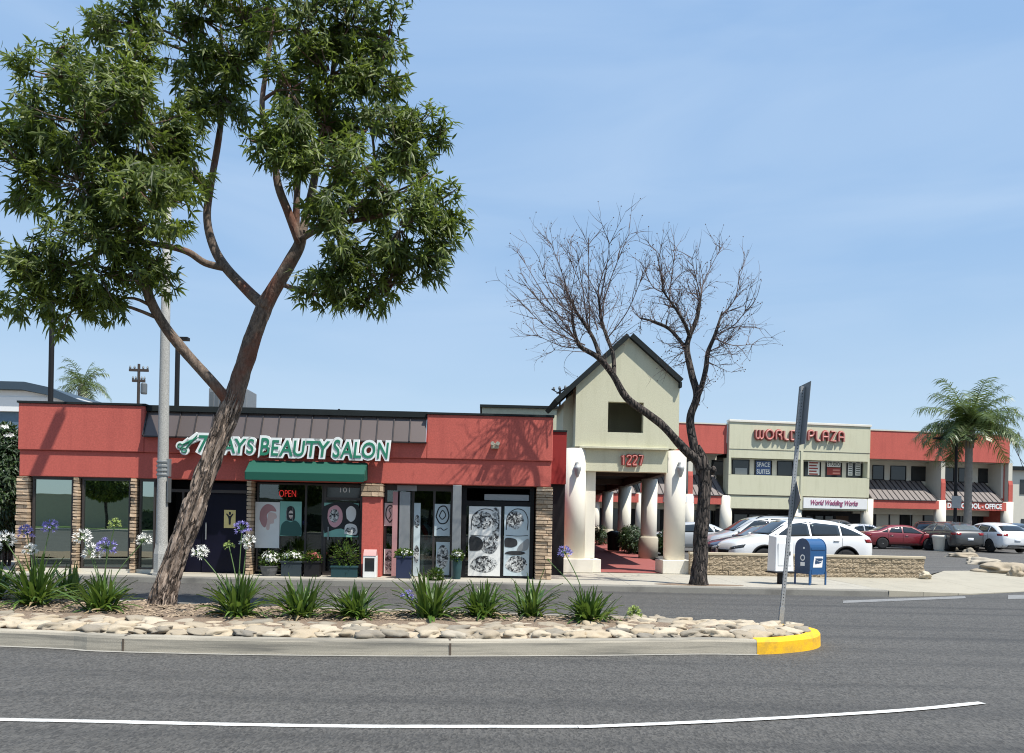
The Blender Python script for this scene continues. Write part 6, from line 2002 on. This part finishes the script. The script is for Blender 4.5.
agapanthus(430, 618, 66, 38, 7, 'pale tipped agapanthus clump below the mannequin with one low violet head', ((407, 596, 'purple', 9),), 80)
agapanthus(482, 617, 52, 32, 8, 'bright green bushy agapanthus clump below the tall posters', (), 80)
agapanthus(530, 617, 52, 42, 9, 'loose upright agapanthus clump below the stone corner column', (), 50)
agapanthus(588, 621, 64, 34, 10, 'rightmost agapanthus clump under a single violet flower head', ((565, 553, 'purple', 10), (548, 560, 'green', 2)), 95)
# small dandelion like seed head at the end of the row
g = G(634, 622, .2)
e = empty('seed_head', (g.x, g.y, soilz(g.x, g.y) - .01), 0, 'small round pale green globe of seed on the stones right of the last clump', 'plant')
mb = MB(); mb.tube([(-.18, 0, .0), (-.1, 0, .14), (0, 0, .13)], .006, 5); stl = mb.build('stalk', M['stalk'], e)
flower_head(stl, Vector((0, 0, .13)), .13, M['petal_green'], 5, 60)

# dark flowering shrub left of the shop
sx = W(3, 560, 22.0)
e = empty('oleander_shrub', (sx.x, 22.0, .1), 0, 'tall dark shrub with a few white blossoms at the left end of the shop', 'shrub')
mb = MB()
for k in range(7):
    a = k * .9
    mb.tube(smooth_path([(.15 * math.cos(a), .15 * math.sin(a), -.1), (.3 * math.cos(a), .3 * math.sin(a), 1.4), (.65 * math.cos(a), .55 * math.sin(a), 3.0)], 4), .035, 6)
mb.build('stem', M['bark_dark'], e)
v, f = [], []; rr = random.Random(9)
for _ in range(1500):
    d = Vector((rr.gauss(0, 1), rr.gauss(0, 1), rr.gauss(0, 1))).normalized()
    rosette(v, f, Vector((d.x * .72, d.y * .75, 2.3 + d.z * 1.75)) * 1, d + Vector((0, 0, .4)), rr, 7, .12, .24, .03)
pydata('foliage', v, f, M['leaf_far'], e)
mb = MB()
for (hx, hy) in ((4, 428), (9, 436)): florets(mb, W(hx, hy, 21.2) - Vector(e.location), (.12, .08, .09), 12, .05, int(hx + hy))
mb.build('blossom', M['petal_white'], e)
e = empty('side_fence', (sx.x - 3.2, 24.4, 0), 0, 'dark slatted fence closing the gap left of the shop', 'fence')
mb = MB()
for k in range(30): mb.box(k * .14, k * .14 + .11, 0, .03, .1, 2.0)
mb.build('slat', M['black'], e); MB().box(0, 4.2, .031, .08, .5, .62).build('rail', M['black'], e)
# hedge and bin between the walkway columns
def bush(name, c, r, label, cat, seed, n=500, m='leaf_far'):
    e = empty(name, c, 0, label, cat); rr = random.Random(seed); v, f = [], []
    for _ in range(n):
        d = Vector((rr.gauss(0, 1), rr.gauss(0, 1), rr.gauss(0, 1))).normalized(); q = rr.random() ** .3
        p = Vector((d.x * r[0], d.y * r[1], max(.03, r[2] + d.z * r[2]))) * 1
        p = Vector((p.x * q, p.y * q, max(.02, r[2] + (p.z - r[2]) * q)))
        rosette(v, f, p, d + Vector((0, 0, .3)), rr, 6, .09, .17, .026)
    pydata('foliage', v, f, M[m], e)
    mb = MB()
    for k in range(5): mb.tube([(0, 0, -.1), (r[0] * .5 * math.cos(k), r[1] * .5 * math.sin(k), r[2])], .02, 5)
    mb.build('stem', M['bark_dark'], e)
    return e
bush('clipped_shrub', (W(631, 550, 36).x, 36, .33), (.62, 1.6, .66), 'dark rounded shrub between the middle walkway columns', 'shrub', 3)
bush('clipped_shrub', (W(664, 552, 33.5).x + .2, 33.8, .3), (.6, 1.2, .6), 'dark shrub right of the walkway column with the beige collar', 'shrub', 4)
bush('clipped_shrub', (W(601, 548, 44).x - .0, 44.5, .4), (.5, 1.2, .6), 'small dark shrub deep under the covered walkway', 'shrub', 6, 200)
tp = W(613.5, 549, 37)
e = empty('litter_bin', (tp.x, 37, lotz(37)), 0, 'black cylindrical litter bin standing under the covered walkway', 'litter bin')
MB().lathe([(.27, 0), (.29, .02), (.31, .75), (.33, .78), (.33, .86), (.24, .9)], 18).build('bin_body', M['black'], e, smooth=True)
MB().lathe([(.22, .86), (.25, .905), (.12, .96), (.02, .97)], 18).build('lid', M['sign_back'], e, smooth=True)

# ================================================================== street lamp on the far pavement
lp = G(161, 577, .15)
LY = max(lp.y, KY + .45)
lp = W(161, 577, LY)
e = empty('street_lamp', (lp.x, LY, .15), 0, 'tall grey concrete street lamp pole rising into the foliage left of the leaning trunk', 'street lamp')
tz = 10.9
top = W(167.5, 200, LY)
dxm = (top.x - lp.x) / (top.z - .15)
mb = MB()
mb.tube([(0, 0, .0), (0.0, 0, .85), (dxm * 2, 0, 2), (dxm * 6, 0, 6), (dxm * tz, 0, tz)], [.16, .145, .135, .115, .085], 16)
pl = mb.build('pole', M['pole_concrete'], e, smooth=True)
MB().lathe([(.22, 0), (.22, .06), (.19, .07), (.19, .55), (.15, .8), (.148, .82)], 8).build('base', M['pole_concrete'], e)
mb = MB(); mb.tube(smooth_path([(dxm * 10.5, 0, 10.5), (dxm * 11 + .02, -.6, 10.95), (dxm * 11, -1.9, 11.15)], 5), .04, 8); arm = mb.build('arm', M['galv'], e, smooth=True)
MB().box(dxm * 11 - .14, dxm * 11 + .14, -2.5, -1.85, 11.08, 11.22).build('lamp_head', M['galv'], arm, bevel=.03)
zb1, zb2 = W(166, 478, LY).z - .15, W(166, 458, LY).z - .15
mb = MB()
for k in range(4): mb.lathe([(.14, 0), (.155, .01), (.155, .05), (.14, .06)], 14, (dxm * zb1, 0, zb1 + .05 + k * .11))
mb.box(dxm * zb1 + .10, dxm * zb1 + .19, -.06, .06, zb1 + .04, zb2 - .02)
mb.build('bracket', M['grey_metal'], e)
MB().box(dxm * zb1 + .155, dxm * zb1 + .18, -.10, .10, zb1 - .62, zb1 - .0).build('sign_plate', M['sign_back'], e)

# ================================================================== leaning sign post on the median nose
sb = G(780.5, 622, .2)
tp = W(803, 383, sb.y)
e = empty('sign_post', (sb.x, sb.y, .16), 0, 'leaning perforated steel post with a tall grey sign above a grey diamond sign', 'sign post')
vec = tp - Vector((sb.x, sb.y, .16)); Lp = vec.length; q = vec.normalized()
rotm = Vector((0, 0, 1)).rotation_difference(q).to_matrix().to_4x4() @ Matrix.Rotation(R(86), 4, 'Z')
mb = MB()
h_ = .027
mb.box(-h_, h_, -h_, h_, 0, Lp * .985, rotm)
mb.box(-.034, .034, -.034, .034, 0, .28, rotm)
po = mb.build('post', M['galv'], e)
mh = MB()
for k in range(int(Lp / .0508) - 7):
    z = .32 + k * .0508
    for sg_ in (-1, 1):
        mh.box(-.006, .006, sg_ * (h_ - .002), sg_ * (h_ + .0012), z, z + .012, rotm)
        mh.box(sg_ * (h_ - .002), sg_ * (h_ + .0012), -.006, .006, z, z + .012, rotm)
tag(mh.build('holes', M['black'], po), kind='stuff')
def plate(name, pts, mfront, mback, y):
    """sheet metal sign standing across the post, its back towards the street"""
    a = [rotm @ Vector((x, y, z)) for x, z in pts]; b = [rotm @ Vector((x, y - .006, z)) for x, z in pts]
    o = MB().hull(a, b).build(name, mback, e)
    c = [rotm @ Vector((x, y - .0075, z)) for x, z in pts]; d = [rotm @ Vector((x, y - .009, z)) for x, z in pts]
    MB().hull(c, d).build('sign_face', mfront, o)
    return o
z0 = Lp * (1 - (445 - 383) / 240.); z1 = Lp * 1.0
plate('tall_sign', [(-.30, z0), (.30, z0 + .02), (.305, z1 - .0), (-.295, z1 - .02)], M['white_plastic'], M['sign_back'], -h_ - .003)
zc = Lp * (1 - (499 - 383) / 240.)
rd = .33
plate('diamond_sign', [(0, zc - rd), (rd, zc), (0, zc + rd), (-rd, zc)], M['yellow'], M['sign_back'], -h_ - .003)

# ================================================================== blue mailbox and the white relay box
mbp = G(810, 584.3, .15)
e = empty('mailbox', (mbp.x, mbp.y, .15), R(22), 'blue street mailbox with a rounded top and a white eagle panel by the wall', 'mailbox')
bw, bd, b0, bh = .27, .27, .30, .66
prof = [(-bd, b0), (bd, b0), (bd, b0 + bh)] + [(bd * math.cos(t * PI / 14), b0 + bh + .27 * math.sin(t * PI / 14)) for t in range(1, 14)] + [(-bd, b0 + bh)]
MB().prism_x(prof, -bw, bw).build('body', M['blue_box'], e, bevel=.012)
for xx in (-bw - .012, bw - .0):
    rim = [(yy * 1.035, b0 + (zz - b0) * 1.02 - .01) for yy, zz in prof]
    MB().prism_x(rim, xx, xx + .012).build('side_panel', M['blue_dark'] if xx < 0 else M['blue_box'], e)  # left side in darker blue: its shade is put into the colour
for sx_ in (-1, 1):
    for sy_ in (-1, 1):
        MB().box(sx_ * bw - .018, sx_ * bw + .018, sy_ * bd - .018, sy_ * bd + .018, 0, b0 + .06).build('leg', M['blue_box'], e)
ap = [(-bd - .008, b0 - .02), (-bd + .012, b0 - .02), (-bd + .012, b0 + .1), (-bd - .008, b0 + .1)]
MB().prism_x(ap, -bw * .8, bw * .8).build('skirt', M['blue_box'], e)
hd = MB().box(-bw + .03, bw - .03, -bd - .012, -bd + .02, b0 + bh - .03, b0 + bh + .03).build('pull_door', M['blue_box'], e, bevel=.006)
# white panel with the flying eagle mark
lx0, lx1, lz0, lz1 = -.15, .17, b0 + .17, b0 + .46
pn = MB().hull([(lx0 - .02, -bd - .008, lz0), (lx1 - .03, -bd - .008, lz0), (lx1 + .0, -bd - .008, lz1), (lx0 + .02, -bd - .008, lz1)], [(lx0 - .02, -bd + .004, lz0), (lx1 - .03, -bd + .004, lz0), (lx1 + .0, -bd + .004, lz1), (lx0 + .02, -bd + .004, lz1)]).build('emblem_panel', M['white_plastic'], e)
def eagle(P): return MB().hull([(lx0 + u * (lx1 - lx0), -bd - .0125, lz0 + v_ * (lz1 - lz0)) for u, v_ in P], [(lx0 + u * (lx1 - lx0), -bd - .0085, lz0 + v_ * (lz1 - lz0)) for u, v_ in P]).build('eagle', M['blue_dark'], pn)
eagle([(.16, .84), (.90, .84), (.98, .70), (.84, .62), (.58, .56), (.30, .70)])
eagle([(.12, .40), (.20, .76), (.34, .62), (.62, .50), (.90, .56), (.76, .42), (.5, .34), (.34, .36), (.24, .28)])
# round mark on the darker side
sp_ = MB().lathe([(.085, -.004), (.085, .004)], 20, (0, 0, 0)).build('side_emblem', M['white_plastic'], e)
sp_.rotation_euler = (0, PI / 2, 0); sp_.location = (-bw - .016, -.02, b0 + .42)
s2_ = MB().lathe([(.055, -.0062), (.055, .0062)], 18, (0, 0, 0)).build('mark', M['blue_dark'], sp_)
MB().box(-bw - .018, -bw - .008, -.10, .06, b0 + .20, b0 + .30).build('side_label', M['white_plastic'], e)
MB().lathe([(.03, -.004), (.03, .004)], 12, (0, 0, 0)).build('sticker', M['white_plastic'], e)
e.children[-1].rotation_euler = (0, PI / 2, 0); e.children[-1].location = (-bw - .016, -.06, b0 + bh + .02)

wb_ = G(780, 584, .15)
e = empty('relay_box', (wb_.x, wb_.y, .15), R(14), 'white plastic cabinet on a short black post beside the blue mailbox', 'cabinet')
mb = MB(); mb.hull([(-.28, -.20, .34), (.28, -.20, .34), (.28, .20, .34), (-.28, .20, .34)], [(-.25, -.17, 1.27), (.25, -.17, 1.27), (.25, .19, 1.31), (-.25, .19, 1.31)])
bx = mb.build('cabinet', M['white_plastic'], e, bevel=.02)
MB().box(-.31, .31, -.23, .23, .30, .338).build('base_tray', M['black'], e, bevel=.01)
MB().box(-.06, .06, -.05, .05, 0, .30).build('post', M['black'], e)
MB().box(-.20, .20, -.205, -.18, .5, 1.1).build('door', M['white_plastic'], bx, bevel=.008)
MB().box(.13, .16, -.215, -.20, .78, .88).build('latch', M['black'], bx)

# ================================================================== lot lamp, bins and island stones
lp2 = W(955, 520, 48)
e = empty('lot_lamp', (lp2.x, 48, lotz(48)), 0, 'dark parking lot lamp post with two short arms left of the palm', 'lamp post')
th = W(955, 436, 48).z - lotz(48)
MB().tube([(0, 0, 0), (0, 0, th)], [.11, .08], 10).build('pole', M['black'], e)
MB().box(-1.1, .95, -.04, .04, th - .12, th - .05).build('arm', M['black'], e)
for s_ in (-1, .85): MB().box(s_ * 1.1 - .3, s_ * 1.1 + .3, -.16, .16, th - .22, th - .121).build('lamp_head', M['black'], e)
MB().lathe([(.3, -.1), (.3, .55), (.26, .6)], 16).build('base', M['concrete'], e)
MB().box(-.3, .3, -.13, -.11, 2.55, 3.3).build('sign_plate', M['grey_metal'], e)
wp2 = W(940.5, 546, 44.5)
e = empty('planter_pot', (wp2.x, 44.5, lotz(44.5)), 0, 'white tapered concrete pot standing by the nose of the red sedan', 'planter')
MB().lathe([(.30, 0), (.34, .03), (.43, .75), (.46, .78), (.46, .9), (.38, .92), (.36, .86)], 18).build('pot', M['white'], e, smooth=True)
wp2 = W(949, 546, 44.6)
e = empty('wheeled_bin', (wp2.x, 44.6, lotz(44.6)), 0, 'black wheeled rubbish bin between the white pot and the grey wagon', 'bin')
mb = MB(); mb.hull([(-.24, -.27, .06), (.24, -.27, .06), (.24, .27, .06), (-.24, .27, .06)], [(-.30, -.36, 1.02), (.30, -.36, 1.02), (.30, .36, 1.02), (-.30, .36, 1.02)]); mb.build('body', M['black'], e, bevel=.02)
MB().hull([(-.32, -.39, 1.03), (.32, -.39, 1.03), (.32, .40, 1.03), (-.32, .40, 1.03)], [(-.30, -.35, 1.08), (.30, -.35, 1.08), (.30, .38, 1.11), (-.30, .38, 1.11)]).build('lid', M['sign_back'], e)
for s_ in (-.24, .24): MB().lathe([(.1, -.03), (.1, .03)], 14, (s_, .28, .1), 'Y').build('wheel', M['rubber'], e)
def boulder(px, py, Y, r, flat, m, label, seed):
    g = G(px, py, lotz(Y)); z = lotz(g.y)
    mb = MB(); mb.blob((0, 0, 0), r, seed, .55, 4, flat)
    for v_ in mb.bm.verts: v_.co += v_.co * .12 * noise.noise(v_.co * 5 / r * .6 + Vector((seed, 0, 0)))
    o = mb.build('boulder', m, smooth=True)
    o.location = (g.x, g.y, z + r * flat[2] * .25)
    tag(o, label, 'boulder', 'boulders scattered at the driveway mouth')
boulder(963, 557, 38, .7, (1, .7, .26), M['cobble_grey'], 'low flat grey boulder farthest back in the driveway mouth', 3)
boulder(969, 553, 40, .32, (1, .7, .6), M['cobble'], 'small pale boulder lying behind the flat grey one in the driveway mouth', 4)
boulder(984, 564, 33, .62, (1.1, .7, .34), M['cobble_grey'], 'mid grey flat boulder in the middle of the driveway mouth', 5)
boulder(973, 561, 34, .22, (1, .8, .7), M['cobble'], 'smallest pale boulder at the left tip of the mid grey one', 8)
boulder(1001, 571, 30, .72, (1.15, .7, .32), M['cobble_grey'], 'long grey boulder nearest the street in the driveway mouth', 6)
boulder(1016, 573, 29.5, .24, (1, .8, .8), M['cobble'], 'small white boulder at the right tip of the nearest grey one', 7)
boulder(925, 577, 24, .16, (1, 1, .8), M['wallcap'], 'fist sized pale stone at the right end of the low wall', 9)

# ================================================================== behind the camera: seen only in the shop glass
v, f = [], []; rr = random.Random(31)
e = empty('hedge', (0, -40, .15), 0, 'dark clipped hedge across the street', 'hedge')
for _ in range(2600):
    p = Vector((rr.uniform(-34, 22), rr.uniform(-.5, .5), rr.uniform(0, 1.9)))
    rosette(v, f, p, Vector((rr.gauss(0, .5), 1, rr.gauss(.3, .5))), rr, 5, .18, .34, .07)
pydata('foliage', v, f, M['leaf_far'], e)
MB().box(-34, 22, -.35, .35, 0, 1.75).build('core', M['leaf_far'], e)
e = empty('street_wall', (0, -46, .15), 0, 'long beige garden wall across the street', 'wall')
MB().box(-50, 40, 0, .3, 0, 3.4).build('wall', M['beige'], e)
MB().box(-50, 40, -.03, .33, 3.402, 3.5).build('cap', M['wallcap'], e)
proto = None
for i, (x, y) in enumerate(((-36, -38.5), (-27, -39), (-17, -39.5), (-4, -39))):
    if proto is None:
        proto = empty('street_tree', (x, y, .15), 0, 'round leafy street tree across the street', 'tree', 'street trees across the street')
        mb = MB(); mb.tube(smooth_path([(0, 0, -.1), (.05, 0, 1.5), (-.05, .05, 3.2)], 4), .14, 8)
        for k in range(5): mb.tube([(-.05, .05, 3.0), (1.3 * math.cos(k * 1.3), 1.3 * math.sin(k * 1.3), 4.4)], [.08, .03], 6)
        mb.build('trunk', M['bark_dark'], proto)
        v, f = [], []
        for _ in range(1500):
            d = Vector((rr.gauss(0, 1), rr.gauss(0, 1), rr.gauss(0, .8))).normalized(); q_ = rr.random() ** .35
            rosette(v, f, Vector((d.x * 2.3, d.y * 2.3, 4.6 + d.z * 1.8)) * 1 if q_ > .5 else Vector((d.x * 1.6, d.y * 1.6, 4.6 + d.z * 1.2)), d, rr, 5, .22, .4, .08)
        pydata('crown', v, f, M['leaf'], proto)
    else:
        copy_thing(proto, (x, y, .15), i * 1.3)
